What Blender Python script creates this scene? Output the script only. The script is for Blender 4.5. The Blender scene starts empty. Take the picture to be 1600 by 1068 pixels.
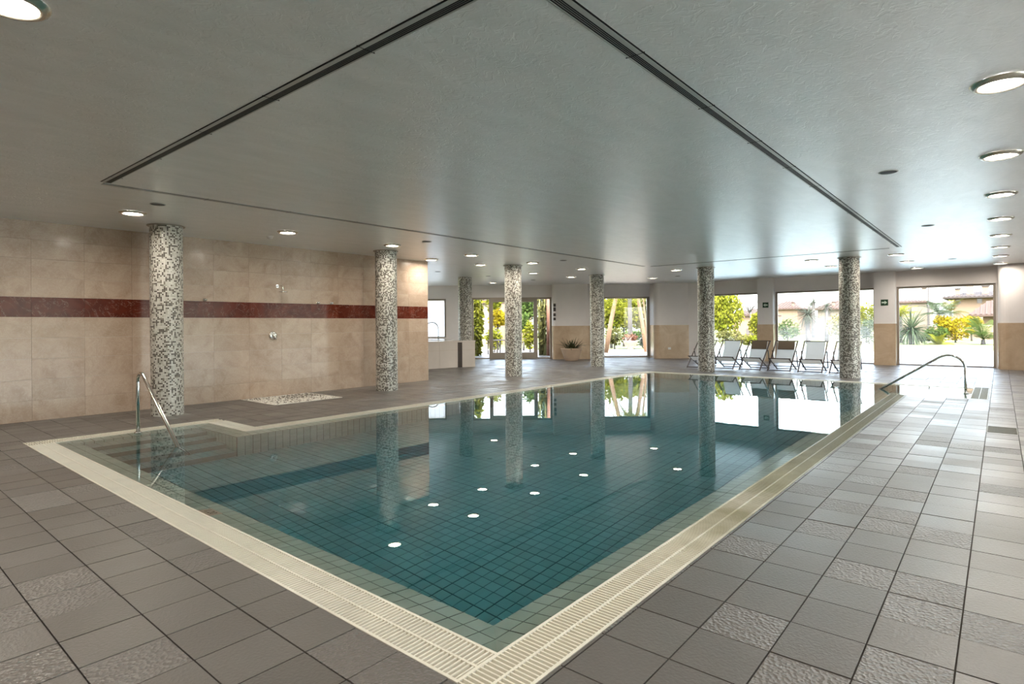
import bpy, bmesh, math, random
from mathutils import Vector, Matrix

random.seed(7)
sc = bpy.context.scene
COL = sc.collection

# ------------------------------------------------------------------ camera
FPX, CX, CY, CAMH = 909.94, 800.0, 507.2, 1.45
YAW, ROLL = math.radians(40.0), math.radians(-0.452)
FW = Vector((math.cos(YAW), math.sin(YAW), 0)); RT0 = Vector((math.sin(YAW), -math.cos(YAW), 0)); UP0 = Vector((0, 0, 1))
RT = RT0 * math.cos(ROLL) + UP0 * math.sin(ROLL)
UP = RT0 * -math.sin(ROLL) + UP0 * math.cos(ROLL)
CAMP = Vector((0, 0, CAMH))
cam_d = bpy.data.cameras.new('camera'); cam = bpy.data.objects.new('camera', cam_d); COL.objects.link(cam)
M = Matrix.Identity(4)
for i, a in enumerate((RT, UP, -FW)):
    M[0][i], M[1][i], M[2][i] = a
M.translation = CAMP
cam.matrix_world = M
cam_d.sensor_width = 36.0; cam_d.lens = FPX / 1600 * 36; cam_d.shift_y = -(534 - CY) / 1600
cam_d.clip_start = 0.05; cam_d.clip_end = 600
sc.camera = cam

def cp(u, D):            # plan position of image column u at depth D
    p = CAMP + (FW + RT0 * ((u - CX) / FPX)) * D
    return Vector((p.x, p.y))
def at(u, v, D):         # 3-D point of a pixel at depth D
    return CAMP + (FW + RT * ((u - CX) / FPX) - UP * ((v - CY) / FPX)) * D
def proj(p):
    q = Vector(p) - CAMP; z = q.dot(FW)
    if z < .05: return None
    return (CX + FPX * q.dot(RT) / z, CY - FPX * q.dot(UP) / z, z)

# ------------------------------------------------------------------ world, sun, exposure
w = bpy.data.worlds.new('world'); sc.world = w; w.use_nodes = True
nt = w.node_tree; bg = nt.nodes['Background']
sky = nt.nodes.new('ShaderNodeTexSky'); sky.sky_type = 'NISHITA'; sky.sun_disc = False
sky.sun_elevation = math.radians(52); sky.sun_rotation = math.radians(-115); sky.air_density = 1.0; sky.dust_density = 4.0; sky.ozone_density = 1.0
hs = nt.nodes.new('ShaderNodeHueSaturation'); hs.inputs['Saturation'].default_value = .62; nt.links.new(sky.outputs[0], hs.inputs['Color'])
nt.links.new(hs.outputs[0], bg.inputs[0]); bg.inputs[1].default_value = 1.2
sun_d = bpy.data.lights.new('sun', 'SUN'); sun_d.energy = 6.0; sun_d.angle = math.radians(1.0); sun_d.color = (1.0, .95, .87)
sun = bpy.data.objects.new('sun', sun_d); COL.objects.link(sun)
sun.rotation_euler = Vector((.16, .50, -.85)).to_track_quat('-Z', 'Y').to_euler(); sun.location = (-20, -20, 40)
LAMP_E = 72.0
sc.view_settings.view_transform = 'Standard'; sc.view_settings.look = 'None'
sc.view_settings.exposure = 1.48; sc.view_settings.gamma = 1.0; sc.view_settings.use_curve_mapping = False
cy = sc.cycles
cy.use_denoising = True; cy.max_bounces = 10; cy.diffuse_bounces = 5; cy.glossy_bounces = 5; cy.transmission_bounces = 8; cy.transparent_max_bounces = 12
cy.sample_clamp_indirect = 6.0; cy.caustics_refractive = True; cy.caustics_reflective = False; cy.blur_glossy = 0.3

# ------------------------------------------------------------------ materials
MATS = {}
class NT:
    def __init__(s, name):
        s.m = bpy.data.materials.new(name); s.m.use_nodes = True; s.t = s.m.node_tree
        s.b = s.t.nodes['Principled BSDF']; s.out = s.t.nodes['Material Output']; MATS[name] = s.m
    def n(s, ty, **kw):
        k = s.t.nodes.new('ShaderNode' + ty)
        for a, v in kw.items(): setattr(k, a, v)
        return k
    def l(s, a, b): s.t.links.new(a, b)
    def math(s, op, a, b=None, c=None):
        k = s.n('Math', operation=op)
        for i, x in enumerate((a, b, c)):
            if x is None: continue
            if isinstance(x, (int, float)): k.inputs[i].default_value = x
            else: s.l(x, k.inputs[i])
        return k.outputs[0]
    def ramp(s, fac, stops, mode='LINEAR'):
        k = s.n('ValToRGB'); k.color_ramp.interpolation = mode
        e = k.color_ramp.elements
        while len(e) < len(stops): e.new(.5)
        for i, (p, c) in enumerate(stops):
            e[i].position = p; e[i].color = (*c, 1)
        s.l(fac, k.inputs[0]); return k.outputs[0]
    def mix(s, fac, a, b, bt='MIX'):
        k = s.n('MixRGB', blend_type=bt)
        for i, x in ((0, fac), (1, a), (2, b)):
            if isinstance(x, (int, float)): k.inputs[i].default_value = x
            elif isinstance(x, tuple): k.inputs[i].default_value = (*x, 1)
            else: s.l(x, k.inputs[i])
        return k.outputs[0]
    def noise(s, scale, vec=None, detail=4, rough=.55, dist=0):
        k = s.n('TexNoise'); k.inputs['Scale'].default_value = scale; k.inputs['Detail'].default_value = detail
        k.inputs['Roughness'].default_value = rough; k.inputs['Distortion'].default_value = dist
        if vec is not None: s.l(vec, k.inputs['Vector'])
        return k.outputs['Fac']
    def bump(s, h, strength, dist=.01):
        k = s.n('Bump'); k.inputs['Distance'].default_value = dist
        if isinstance(strength, (int, float)): k.inputs['Strength'].default_value = strength
        else: s.l(strength, k.inputs['Strength'])
        s.l(h, k.inputs['Height']); s.l(k.outputs[0], s.b.inputs['Normal']); return k
    def pos(s): return s.n('NewGeometry').outputs['Position']
    def mapping(s, vec, scale=(1, 1, 1), loc=(0, 0, 0)):
        k = s.n('Mapping'); k.inputs['Scale'].default_value = scale; k.inputs['Location'].default_value = loc
        s.l(vec, k.inputs['Vector']); return k.outputs[0]
    def objrand(s): return s.n('ObjectInfo').outputs['Random']
    def set(s, **kw):
        for k, v in kw.items():
            i = s.b.inputs[{'color': 'Base Color', 'rough': 'Roughness', 'metal': 'Metallic', 'spec': 'Specular IOR Level', 'ior': 'IOR', 'trans': 'Transmission Weight', 'coat': 'Coat Weight', 'coatr': 'Coat Roughness', 'emis': 'Emission Color', 'emis_s': 'Emission Strength', 'sss': 'Subsurface Weight'}[k]]
            if isinstance(v, (int, float)): i.default_value = v
            elif isinstance(v, tuple): i.default_value = (*v, 1)
            else: s.l(v, i)
        return s

def simple(name, color, rough=.5, metal=0., spec=.5, var=0.0, vscale=3.0):
    k = NT(name); k.set(rough=rough, metal=metal, spec=spec)
    if var:
        f = k.noise(vscale, k.pos())
        k.set(color=k.mix(f, tuple(c * (1 - var) for c in color), tuple(min(1, c * (1 + var)) for c in color)))
    else: k.set(color=color)
    return k.m

# stone floor tile
k = NT('floor_stone')
r = k.math('FRACT', k.math('ADD', k.objrand(), k.n('Attribute', attribute_name='rnd').outputs['Fac']))
p = k.pos()
n1 = k.noise(1.1, p, 5); n2 = k.noise(60, p, 3); n3 = k.noise(7, p, 4)
c = k.mix(r, (.094, .087, .081), (.142, .134, .127))
c = k.mix(k.math('MULTIPLY', n3, .5), c, (.085, .073, .060))
c = k.mix(k.math('MULTIPLY', n2, .25), c, (.23, .205, .18))
k.set(color=c)
hammered = k.math('GREATER_THAN', r, .78)
wet = k.ramp(n1, [(.25, (.25,) * 3), (.75, (.38,) * 3)])
k.set(rough=k.math('ADD', k.math('ADD', wet, k.math('MULTIPLY', k.math('FRACT', k.math('MULTIPLY', r, 7.3)), .12)), k.math('MULTIPLY', hammered, .06)), spec=.85)
vor = k.n('TexVoronoi'); vor.inputs['Scale'].default_value = 55; k.l(p, vor.inputs['Vector'])
hh = k.math('ADD', k.math('MULTIPLY', n2, .75), k.math('MULTIPLY', k.math('MULTIPLY', vor.outputs['Distance'], hammered), 2.2))
k.bump(hh, .5, .007)
simple('grout', (.045, .038, .032), .9)

# cream marble
k = NT('cream_marble')
r = k.objrand(); p = k.pos()
off = k.n('VectorMath', operation='ADD'); k.l(p, off.inputs[0])
cb = k.n('CombineXYZ'); k.l(k.math('MULTIPLY', r, 37.), cb.inputs[0]); k.l(k.math('MULTIPLY', r, 91.), cb.inputs[2]); k.l(cb.outputs[0], off.inputs[1])
a = k.noise(2.2, off.outputs[0], 8, .62, 1.2); v2 = k.noise(5.5, off.outputs[0], 6, .7, 2.5)
c = k.ramp(a, [(.25, (.40, .285, .205)), (.5, (.52, .395, .305)), (.75, (.60, .48, .385))])
c = k.mix(k.math('MULTIPLY', r, .45), c, (.41, .30, .215))
vein = k.ramp(v2, [(.47, (0,) * 3), (.5, (1,) * 3), (.53, (0,) * 3)])
c = k.mix(k.math('MULTIPLY', vein, .25), c, (.74, .64, .52))
k.set(color=c, rough=.17, spec=.45)
# red marble
k = NT('red_marble')
r = k.objrand(); p = k.pos()
off = k.n('VectorMath', operation='ADD'); k.l(p, off.inputs[0])
cb = k.n('CombineXYZ'); k.l(k.math('MULTIPLY', r, 53.), cb.inputs[0]); k.l(cb.outputs[0], off.inputs[1])
a = k.noise(3, off.outputs[0], 8, .6, 1.); v2 = k.noise(2.6, off.outputs[0], 7, .62, 2.2)
c = k.ramp(a, [(.3, (.075, .013, .007)), (.6, (.145, .030, .016)), (.8, (.22, .06, .036))])
vein = k.ramp(v2, [(.492, (0,) * 3), (.5, (1,) * 3), (.508, (0,) * 3)])
c = k.mix(k.math('MULTIPLY', vein, .5), c, (.50, .36, .28))
k.set(color=c, rough=.14, spec=.3)

# polished stucco ceiling
k = NT('stucco_ceiling')
p = k.pos()
mp = k.mapping(p, (1.2, 3.2, 1))
a = k.noise(1.6, mp, 7, .6, .8); f = k.noise(5.5, mp, 6, .65, 1.5)
k.set(color=k.ramp(a, [(.3, (.80, .815, .795)), (.7, (.90, .91, .895))]), rough=.33, spec=1.0, coat=.5, coatr=.30)
tm = k.noise(11, k.mapping(p, (1, 1, 1), (3, 1, 0)), 3, .5, 1.0)
dash = k.ramp(tm, [(.40, (0,) * 3), (.47, (1,) * 3), (.60, (.6,) * 3)])
k.bump(k.math('ADD', k.math('ADD', a, k.math('MULTIPLY', f, .45)), k.math('MULTIPLY', dash, .42)), .34, .013)

simple('plaster', (.82, .77, .755), .75, var=.05)
simple('white_wall', (.63, .61, .58), .7, var=.04)
k = NT('wainscot_marble'); p = k.pos(); a = k.noise(2.5, p, 7, .6, 1.); k.set(color=k.ramp(a, [(.3, (.50, .36, .24)), (.7, (.62, .47, .33))]), rough=.2)
simple('tub_marble', (.68, .60, .54), .1, var=.08)
simple('frame_bronze', (.34, .29, .24), .4, .2)
simple('lintel_plaster', (.78, .72, .69), .75, var=.04)
simple('chrome', (.80, .78, .75), .12, 1.0)
simple('steel', (.55, .53, .51), .2, 1.0)
simple('grate_plastic', (.74, .705, .60), .32, 0, .5, var=.12, vscale=4)
k = NT('grate_olive'); p = k.pos(); sx = k.n('SeparateXYZ'); k.l(p, sx.inputs[0])
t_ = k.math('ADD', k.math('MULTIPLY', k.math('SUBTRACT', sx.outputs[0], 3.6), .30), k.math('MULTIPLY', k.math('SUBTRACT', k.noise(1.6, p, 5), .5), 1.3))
c = k.ramp(t_, [(0, (.74, .705, .60)), (.45, (.40, .37, .25)), (1, (.20, .185, .11))]); k.set(color=c, rough=.42, spec=.35)  # cream turning to dark olive along x, transition broken up by noise
simple('trough', (.05, .044, .03), .8)
simple('drain_steel', (.12, .115, .085), .45, .3, var=.3, vscale=20)

# pool tile
k = NT('pool_tile')
r = k.math('FRACT', k.math('ADD', k.objrand(), k.n('Attribute', attribute_name='rnd').outputs['Fac']))
c = k.mix(r, (.46, .57, .47), (.55, .65, .55)); k.set(color=c, rough=.25)
simple('pool_grout', (.06, .075, .06), .9)
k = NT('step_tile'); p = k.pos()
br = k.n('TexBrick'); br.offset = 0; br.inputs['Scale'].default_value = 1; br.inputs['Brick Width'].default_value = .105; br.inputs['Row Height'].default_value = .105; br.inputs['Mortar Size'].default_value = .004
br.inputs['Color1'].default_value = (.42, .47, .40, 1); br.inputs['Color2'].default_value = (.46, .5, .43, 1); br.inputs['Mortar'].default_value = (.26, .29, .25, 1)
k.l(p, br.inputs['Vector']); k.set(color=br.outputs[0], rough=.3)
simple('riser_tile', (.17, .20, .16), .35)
simple('marker_tile', (.55, .45, .33), .4)
simple('marker_ink', (.10, .07, .035), .6)

# water
k = NT('pool_water_material')
p = k.pos(); n1 = k.noise(1.3, p, 3); n2 = k.noise(6, p, 2)
sep = k.n('SeparateXYZ'); k.l(p, sep.inputs[0])
far = k.math('MULTIPLY', k.math('SUBTRACT', sep.outputs[0], 6.0), .1)
far = k.math('MINIMUM', k.math('MAXIMUM', far, .1), 1.0)
k.set(color=(1, 1, 1), rough=0.0, ior=1.333, trans=1.0, spec=.5)
k.bump(k.math('ADD', n1, k.math('MULTIPLY', n2, .25)), k.math('MULTIPLY', far, .055), .02)
va = k.n('VolumeAbsorption'); va.inputs['Color'].default_value = (.02, .70, .85, 1); va.inputs['Density'].default_value = .66
k.l(va.outputs[0], k.out.inputs['Volume'])

# mosaic column : uv in cells, object colour red = share of dark tesserae
k = NT('mosaic')
uv = k.n('UVMap').outputs[0]
oi = k.n('ObjectInfo')
fl = k.n('VectorMath', operation='FLOOR'); k.l(uv, fl.inputs[0])
ad = k.n('VectorMath', operation='ADD'); k.l(fl.outputs[0], ad.inputs[0])
cb = k.n('CombineXYZ'); k.l(k.math('MULTIPLY', oi.outputs['Random'], 311.), cb.inputs[2]); k.l(cb.outputs[0], ad.inputs[1])
wn = k.n('TexWhiteNoise', noise_dimensions='3D'); k.l(ad.outputs[0], wn.inputs['Vector'])
so = k.n('SeparateColor'); k.l(oi.outputs['Color'], so.inputs[0])
dark = k.math('LESS_THAN', wn.outputs['Value'], so.outputs[0])
sw = k.n('SeparateColor'); k.l(wn.outputs['Color'], sw.inputs[0])
dk = k.ramp(sw.outputs[1], [(0, (.085, .07, .055)), (.5, (.14, .12, .095)), (.8, (.21, .18, .14))], 'CONSTANT')
lt = k.ramp(sw.outputs[2], [(0, (.62, .60, .54)), (.45, (.70, .68, .62)), (.8, (.50, .49, .42))], 'CONSTANT')
c = k.mix(dark, lt, dk)
fr = k.n('VectorMath', operation='FRACTION'); k.l(uv, fr.inputs[0])
sp = k.n('SeparateXYZ'); k.l(fr.outputs[0], sp.inputs[0])
g = k.math('MINIMUM', sp.outputs[0], sp.outputs[1])
gm = k.math('LESS_THAN', g, .09)
c = k.mix(gm, c, (.42, .40, .36)); k.set(color=c, rough=.28, spec=.5)
k.bump(k.math('SUBTRACT', 1., gm), .3, .003)

# glass, thin pane
def pane_mat(name, tint, gl=1.0, veil=0.0):
    k = NT(name); t = k.n('BsdfTransparent'); t.inputs[0].default_value = (*tint, 1)
    g = k.n('BsdfGlossy'); g.inputs['Roughness'].default_value = .0; fz = k.n('Fresnel'); fz.inputs[0].default_value = 1.5
    m = k.n('MixShader'); k.l(k.math('MULTIPLY', fz.outputs[0], gl), m.inputs[0]); k.l(t.outputs[0], m.inputs[1]); k.l(g.outputs[0], m.inputs[2])
    k.l(m.outputs[0], k.out.inputs['Surface']); return k.m
pane_mat('pane_glass', (.93, .96, .95)); pane_mat('tinted_glass', (.92, .94, .935))
k = NT('frosted_glass'); tr = k.n('BsdfTranslucent'); tr.inputs[0].default_value = (.85, .87, .86, 1)
df = k.n('BsdfDiffuse'); df.inputs[0].default_value = (.8, .8, .78, 1); m = k.n('MixShader'); m.inputs[0].default_value = .12
k.l(tr.outputs[0], m.inputs[1]); k.l(df.outputs[0], m.inputs[2]); k.l(m.outputs[0], k.out.inputs['Surface'])

def emis(name, color, strength):
    k = NT(name); k.set(color=(0, 0, 0), emis=color, emis_s=strength); return k.m
emis('lamp_lens', (1.0, .91, .79), LAMP_E)
simple('lamp_ring', (.62, .58, .48), .25, .8)
simple('dark_grille', (.03, .03, .032), .6)
simple('diffuser_metal', (.50, .50, .47), .35, .2)
simple('blade_grey', (.22, .22, .21), .4, .2)
simple('slot_black', (.006, .006, .007), .8)
simple('white_plastic', (.75, .74, .72), .4)
simple('sign_green', (.008, .05, .018), .4)
simple('sign_white', (.62, .70, .60), .5)
simple('black_plastic', (.03, .02, .02), .5)
simple('chair_wood', (.055, .038, .03), .45)
k = NT('canvas_white'); df = k.n('BsdfDiffuse'); df.inputs[0].default_value = (.68, .70, .70, 1); tr = k.n('BsdfTranslucent'); tr.inputs[0].default_value = (.68, .70, .70, 1)
m = k.n('MixShader'); m.inputs[0].default_value = .45; k.l(df.outputs[0], m.inputs[1]); k.l(tr.outputs[0], m.inputs[2]); k.l(m.outputs[0], k.out.inputs['Surface'])
simple('canvas_brown', (.13, .095, .065), .85)
simple('terracotta_pale', (.60, .44, .32), .7, var=.12, vscale=6)
simple('urn_clay', (.26, .17, .12), .7)
simple('soil', (.07, .05, .035), .95)
simple('pot_leaf', (.055, .065, .022), .45)
simple('pebble_light', (.80, .77, .70), .5, var=.25, vscale=60)
simple('pebble_dark', (.16, .13, .10), .5)
simple('tray_base', (.66, .62, .55), .7)
# outdoors
def leafmat(name, a, b):
    k = NT(name); r = k.noise(1.4, k.pos(), 3)
    c = k.ramp(r, [(.3, a), (.7, b)])
    df = k.n('BsdfDiffuse'); tr = k.n('BsdfTranslucent'); k.l(c, df.inputs[0]); k.l(c, tr.inputs[0])
    m = k.n('MixShader'); m.inputs[0].default_value = .35; k.l(df.outputs[0], m.inputs[1]); k.l(tr.outputs[0], m.inputs[2]); k.l(m.outputs[0], k.out.inputs['Surface'])
leafmat('leaf_lime', (0.074, 0.088, 0.007), (0.142, 0.137, 0.017))
leafmat('leaf_green', (0.024, 0.050, 0.012), (0.064, 0.088, 0.024))
leafmat('leaf_teal', (0.025, 0.044, 0.027), (0.061, 0.076, 0.042))
leafmat('leaf_gold', (0.123, 0.088, 0.005), (0.176, 0.142, 0.010))
leafmat('leaf_olive', (0.059, 0.059, 0.020), (0.108, 0.103, 0.034))
leafmat('leaf_grey', (0.050, 0.057, 0.045), (0.080, 0.086, 0.069))
simple('bark_orange', (0.146, 0.087, 0.047), .8, var=.3, vscale=3)
simple('bark_grey', (0.059, 0.052, 0.050), .85, var=.3, vscale=3)
simple('bark_red', (0.122, 0.047, 0.023), .7, var=.25, vscale=3)
simple('stem_green', (0.099, 0.099, 0.017), .6, var=.3, vscale=6)
simple('house_peach', (0.140, 0.093, 0.060), .85, var=.06, vscale=.6)
simple('house_pale', (0.126, 0.101, 0.076), .85, var=.06, vscale=.6)
simple('roof_tile', (0.034, 0.017, 0.010), .8, var=.3, vscale=2)
simple('roof_dark', (0.021, 0.013, 0.010), .8, var=.2)
simple('window_dark', (.06, .05, .05), .2)
simple('paving_pink', (.50, .43, .38), .7, var=.08, vscale=1)
simple('bounce_white', (.55, .54, .52), .7, var=.04, vscale=1)
simple('lawn', (0.076, 0.087, 0.023), .9, var=.35, vscale=.5)
simple('coping', (0.238, 0.198, 0.165), .6)
k = NT('outdoor_water'); p = k.pos(); n1 = k.noise(2.5, p, 3); k.set(color=(.20, .27, .30), rough=.12, spec=.3, ior=1.333); k.bump(n1, .12, .02)

# ------------------------------------------------------------------ mesh helpers
class MB:
    def __init__(s): s.v = []; s.f = []
    def add(s, vs, fs):
        o = len(s.v); s.v += [tuple(x) for x in vs]; s.f += [tuple(i + o for i in q) for q in fs]; return s
    def box(s, x0, x1, y0, y1, z0, z1):
        return s.add([(x0, y0, z0), (x1, y0, z0), (x1, y1, z0), (x0, y1, z0), (x0, y0, z1), (x1, y0, z1), (x1, y1, z1), (x0, y1, z1)],
                     [(0, 3, 2, 1), (4, 5, 6, 7), (0, 1, 5, 4), (1, 2, 6, 5), (2, 3, 7, 6), (3, 0, 4, 7)])
    def prism(s, poly, z0, z1):
        n = len(poly)
        return s.add([(x, y, z0) for x, y in poly] + [(x, y, z1) for x, y in poly],
                     [tuple(reversed(range(n))), tuple(range(n, 2 * n))] + [(i, (i + 1) % n, n + (i + 1) % n, n + i) for i in range(n)])
    def bar(s, a, b, w, h=None, up=(0, 0, 1)):
        a = Vector(a); b = Vector(b); h = h or w; d = (b - a).normalized(); u = Vector(up)
        if abs(d.dot(u)) > .98: u = Vector((1, 0, 0))
        r = d.cross(u).normalized() * w / 2; t = r.normalized().cross(d) * h / 2
        vs = [a - r - t, a + r - t, a + r + t, a - r + t, b - r - t, b + r - t, b + r + t, b - r + t]
        return s.add(vs, [(0, 3, 2, 1), (4, 5, 6, 7), (0, 1, 5, 4), (1, 2, 6, 5), (2, 3, 7, 6), (3, 0, 4, 7)])
    def tube(s, pts, rad, seg=10, cap=True):
        pts = [Vector(p) for p in pts]; n = len(pts); rs = rad if isinstance(rad, (list, tuple)) else [rad] * n
        ref = None; rings = []
        for i, p in enumerate(pts):
            d = (pts[min(i + 1, n - 1)] - pts[max(i - 1, 0)]).normalized()
            if ref is None: ref = Vector((0, 0, 1)) if abs(d.z) < .9 else Vector((1, 0, 0))
            a = (ref - d * ref.dot(d)).normalized(); b = d.cross(a); ref = a
            rings.append([p + (a * math.cos(t) + b * math.sin(t)) * rs[i] for t in [2 * math.pi * j / seg for j in range(seg)]])
        vs = [q for r_ in rings for q in r_]
        fs = [(i * seg + j, i * seg + (j + 1) % seg, (i + 1) * seg + (j + 1) % seg, (i + 1) * seg + j) for i in range(n - 1) for j in range(seg)]
        if cap: fs += [tuple(reversed(range(seg))), tuple((n - 1) * seg + j for j in range(seg))]
        return s.add(vs, fs)
    def lathe(s, prof, seg=24, c=(0, 0)):
        vs = []; fs = []
        for r_, z in prof:
            for j in range(seg):
                t = 2 * math.pi * j / seg; vs.append((c[0] + r_ * math.cos(t), c[1] + r_ * math.sin(t), z))
        for i in range(len(prof) - 1):
            for j in range(seg):
                fs.append((i * seg + j, i * seg + (j + 1) % seg, (i + 1) * seg + (j + 1) % seg, (i + 1) * seg + j))
        return s.add(vs, fs)
    def mesh(s, name, mat, smooth=False):
        me = bpy.data.meshes.new(name); me.from_pydata(s.v, [], s.f); me.update()
        if mat: me.materials.append(MATS[mat])
        if smooth:
            for q in me.polygons: q.use_smooth = True
        return me
    def build(s, name, mat, parent=None, loc=None, smooth=False):
        return obj(name, s.mesh(name, mat, smooth), parent, loc)
def obj(name, me, parent=None, loc=None, rz=0):
    o = bpy.data.objects.new(name, me); COL.objects.link(o)
    if parent: o.parent = parent
    if loc is not None: o.location = loc
    if rz: o.rotation_euler[2] = rz
    return o
def tag(o, label=None, cat=None, group=None, kind=None):
    if label: o['label'] = label
    if cat: o['category'] = cat
    if group: o['group'] = group
    if kind: o['kind'] = kind
    return o
def thing(name, label, cat, loc=(0, 0, 0), rz=0, group=None):
    return tag(obj(name, None, None, loc, rz), label, cat, group)
def struct(o): o['kind'] = 'structure'; return o
def copy_tree(o, parent=None):
    c = o.copy(); COL.objects.link(c)
    if parent: c.parent = parent
    for ch in list(o.children): copy_tree(ch, c)
    return c
def set_rnd(me, vals):
    at_ = me.attributes.new('rnd', 'FLOAT', 'FACE')
    at_.data.foreach_set('value', vals)
ORD = ['nearest', 'second', 'third', 'fourth', 'fifth', 'sixth', 'seventh', 'eighth', 'ninth', 'tenth']

# ------------------------------------------------------------------ layout numbers
CEIL = 3.14
GUT = .265
POOL_OUT = [(1.66, 16.30, 1.45, 8.30), (1.66, 4.07, 8.30, 9.50), (13.90, 16.30, .19, 1.45)]   # x0,x1,y0,y1
INNER = [(1.925, 1.715), (13.95, 1.715), (13.95, .455), (16.035, .455), (16.035, 8.035), (3.805, 8.035), (3.805, 9.235), (1.925, 9.235)]  # ccw
TRAY = (5.40, 6.85, 10.27, 11.58)
WALLY = 11.63
DRAIN = (9.80, 10.40, -.166, .153)
def sub(r_, h):
    x0, x1, y0, y1 = r_; a0, a1, b0, b1 = h
    if a0 >= x1 - 1e-4 or a1 <= x0 + 1e-4 or b0 >= y1 - 1e-4 or b1 <= y0 + 1e-4: return [r_]
    out = []
    if a0 > x0: out.append((x0, a0, y0, y1))
    if a1 < x1: out.append((a1, x1, y0, y1))
    m0, m1 = max(x0, a0), min(x1, a1)
    if b0 > y0: out.append((m0, m1, y0, b0))
    if b1 < y1: out.append((m0, m1, b1, y1))
    return out
def subs(rs, holes):
    for h in holes: rs = [q for r_ in rs for q in sub(r_, h)]
    return rs

# ------------------------------------------------------------------ floor
FX0, FX1, FY0, FY1 = -4.0, 26.0, -4.6, 23.0
fl_b = MB()
for r_ in subs([(FX0, FX1, FY0, FY1)], POOL_OUT): fl_b.box(r_[0], r_[1], r_[2], r_[3], -.35, -.012)
floor = struct(fl_b.build('floor', 'grout'))
xe = [1.388 - .3415 * i for i in range(17)][::-1] + [1.693 + .3333 * i for i in range(74)]
ye = [.153 + .3188 * i for i in range(-15, 72)]
G = .0035
pieces = []
for i in range(len(xe) - 1):
    for j in range(len(ye) - 1):
        cxm, cym = (xe[i] + xe[i + 1]) / 2, (ye[j] + ye[j + 1]) / 2
        if cym > 11.75 and cxm < 10.3: continue
        if cxm > 25.5 and cym > 12: continue
        for r_ in subs([(xe[i], xe[i + 1], ye[j], ye[j + 1])], POOL_OUT + [TRAY, DRAIN]):
            if r_[1] - r_[0] < .02 or r_[3] - r_[2] < .02: continue
            q = [proj((x, y, 0)) for x in r_[:2] for y in r_[2:]]
            area = 0
            if all(q):
                us = [a_[0] for a_ in q]; vs_ = [a_[1] for a_ in q]
                if max(us) > 0 and min(us) < 1600 and min(vs_) < 1068:
                    area = (max(us) - min(us)) * (max(vs_) - min(vs_))
            elif any(q): area = 500 if -1 < cxm < 3 else 0
            pieces.append((area, r_))
pieces.sort(key=lambda a_: -a_[0])
cache = {}
for n_, (a_, r_) in enumerate(pieces[:300]):
    dx, dy = r_[1] - r_[0] - 2 * G, r_[3] - r_[2] - 2 * G; key = (round(dx, 3), round(dy, 3))
    if key not in cache: cache[key] = MB().box(-dx / 2, dx / 2, -dy / 2, dy / 2, -.014, 0).mesh('floor_tile', 'floor_stone')
    obj('floor_tile', cache[key], floor, ((r_[0] + r_[1]) / 2, (r_[2] + r_[3]) / 2, random.uniform(-.0012, .0012)))
rest = MB(); rv = []
for a_, r_ in pieces[300:]:
    rest.box(r_[0] + G, r_[1] - G, r_[2] + G, r_[3] - G, -.014, random.uniform(-.001, .001)); rv += [random.random()] * 6
me = rest.mesh('floor_tile_field', 'floor_stone'); set_rnd(me, rv)
tag(obj('floor_tile_field', me, floor), kind='stuff')

# ------------------------------------------------------------------ ceiling
cb_ = MB().box(FX0 - .3, 24.0, FY0 - .3, 10.2, CEIL, CEIL + .35)
cb_.prism([(FX0 - .3, 10.2), (24.0, 10.2), (24.0, 11.6), tuple(cp(1035, 25.9)), tuple(cp(450, 25.9)), (FX0 - .3, 21)], CEIL, CEIL + .35)
ceiling = struct(cb_.build('ceiling', 'stucco_ceiling'))

# ------------------------------------------------------------------ left marble wall
lw = MB().box(FX0, 10.38, WALLY + .02, WALLY + .32, 0, CEIL)
wall_left = struct(lw.build('wall_left', 'white_wall'))
zr = [0, .325, .65, .975, 1.30, 1.63, 1.945, 2.25, 2.55, 2.85, CEIL]
vx = [2.15 + .69 * i for i in range(-9, 12)] + [10.38]
vx = [x for x in vx if x < 10.3] + [10.40]
tc = {}
for i in range(len(vx) - 1):
    for j in range(len(zr) - 1):
        dx, dz = vx[i + 1] - vx[i] - .002, zr[j + 1] - zr[j] - .002
        red = j == 5; key = (round(dx, 3), round(dz, 3), red)
        if key not in tc: tc[key] = MB().box(-dx / 2, dx / 2, 0, .02, -dz / 2, dz / 2).mesh('marble_tile', 'red_marble' if red else 'cream_marble')
        o = obj('band_tile' if red else 'marble_tile', tc[key], wall_left, ((vx[i] + vx[i + 1]) / 2, WALLY + random.uniform(-.001, .001), (zr[j] + zr[j + 1]) / 2))
# unseen enclosing walls
struct(MB().box(FX0 - .3, FX0, FY0 - .3, WALLY + .3, 0, CEIL).build('wall_back', 'white_wall'))
struct(MB().box(10.08, 10.38, WALLY + .32, 21.5, 0, CEIL).build('wall_recess', 'white_wall'))

# ------------------------------------------------------------------ far walls (plan segments with openings)
def wall_seg(name, a, b, thick, holes, mat, parent=None, z1=CEIL):
    """a->b plan points, outside lies to the left of the direction; holes (s0,s1,z0,z1)"""
    a, b = Vector(a), Vector(b); L = (b - a).length; ang = math.atan2(b.y - a.y, b.x - a.x)
    mb = MB(); ss = sorted({0., L} | {h[0] for h in holes} | {h[1] for h in holes}); zs = sorted({0., z1} | {h[2] for h in holes} | {h[3] for h in holes})
    for i in range(len(ss) - 1):
        run = []
        for j in range(len(zs) - 1):
            sm, zm = (ss[i] + ss[i + 1]) / 2, (zs[j] + zs[j + 1]) / 2
            if any(h[0] < sm < h[1] and h[2] < zm < h[3] for h in holes): continue
            mb.box(ss[i], ss[i + 1], 0, thick, zs[j], zs[j + 1])
    o = mb.build(name, mat, parent, (a.x, a.y, 0)); o.rotation_euler[2] = ang
    return struct(o)
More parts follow.
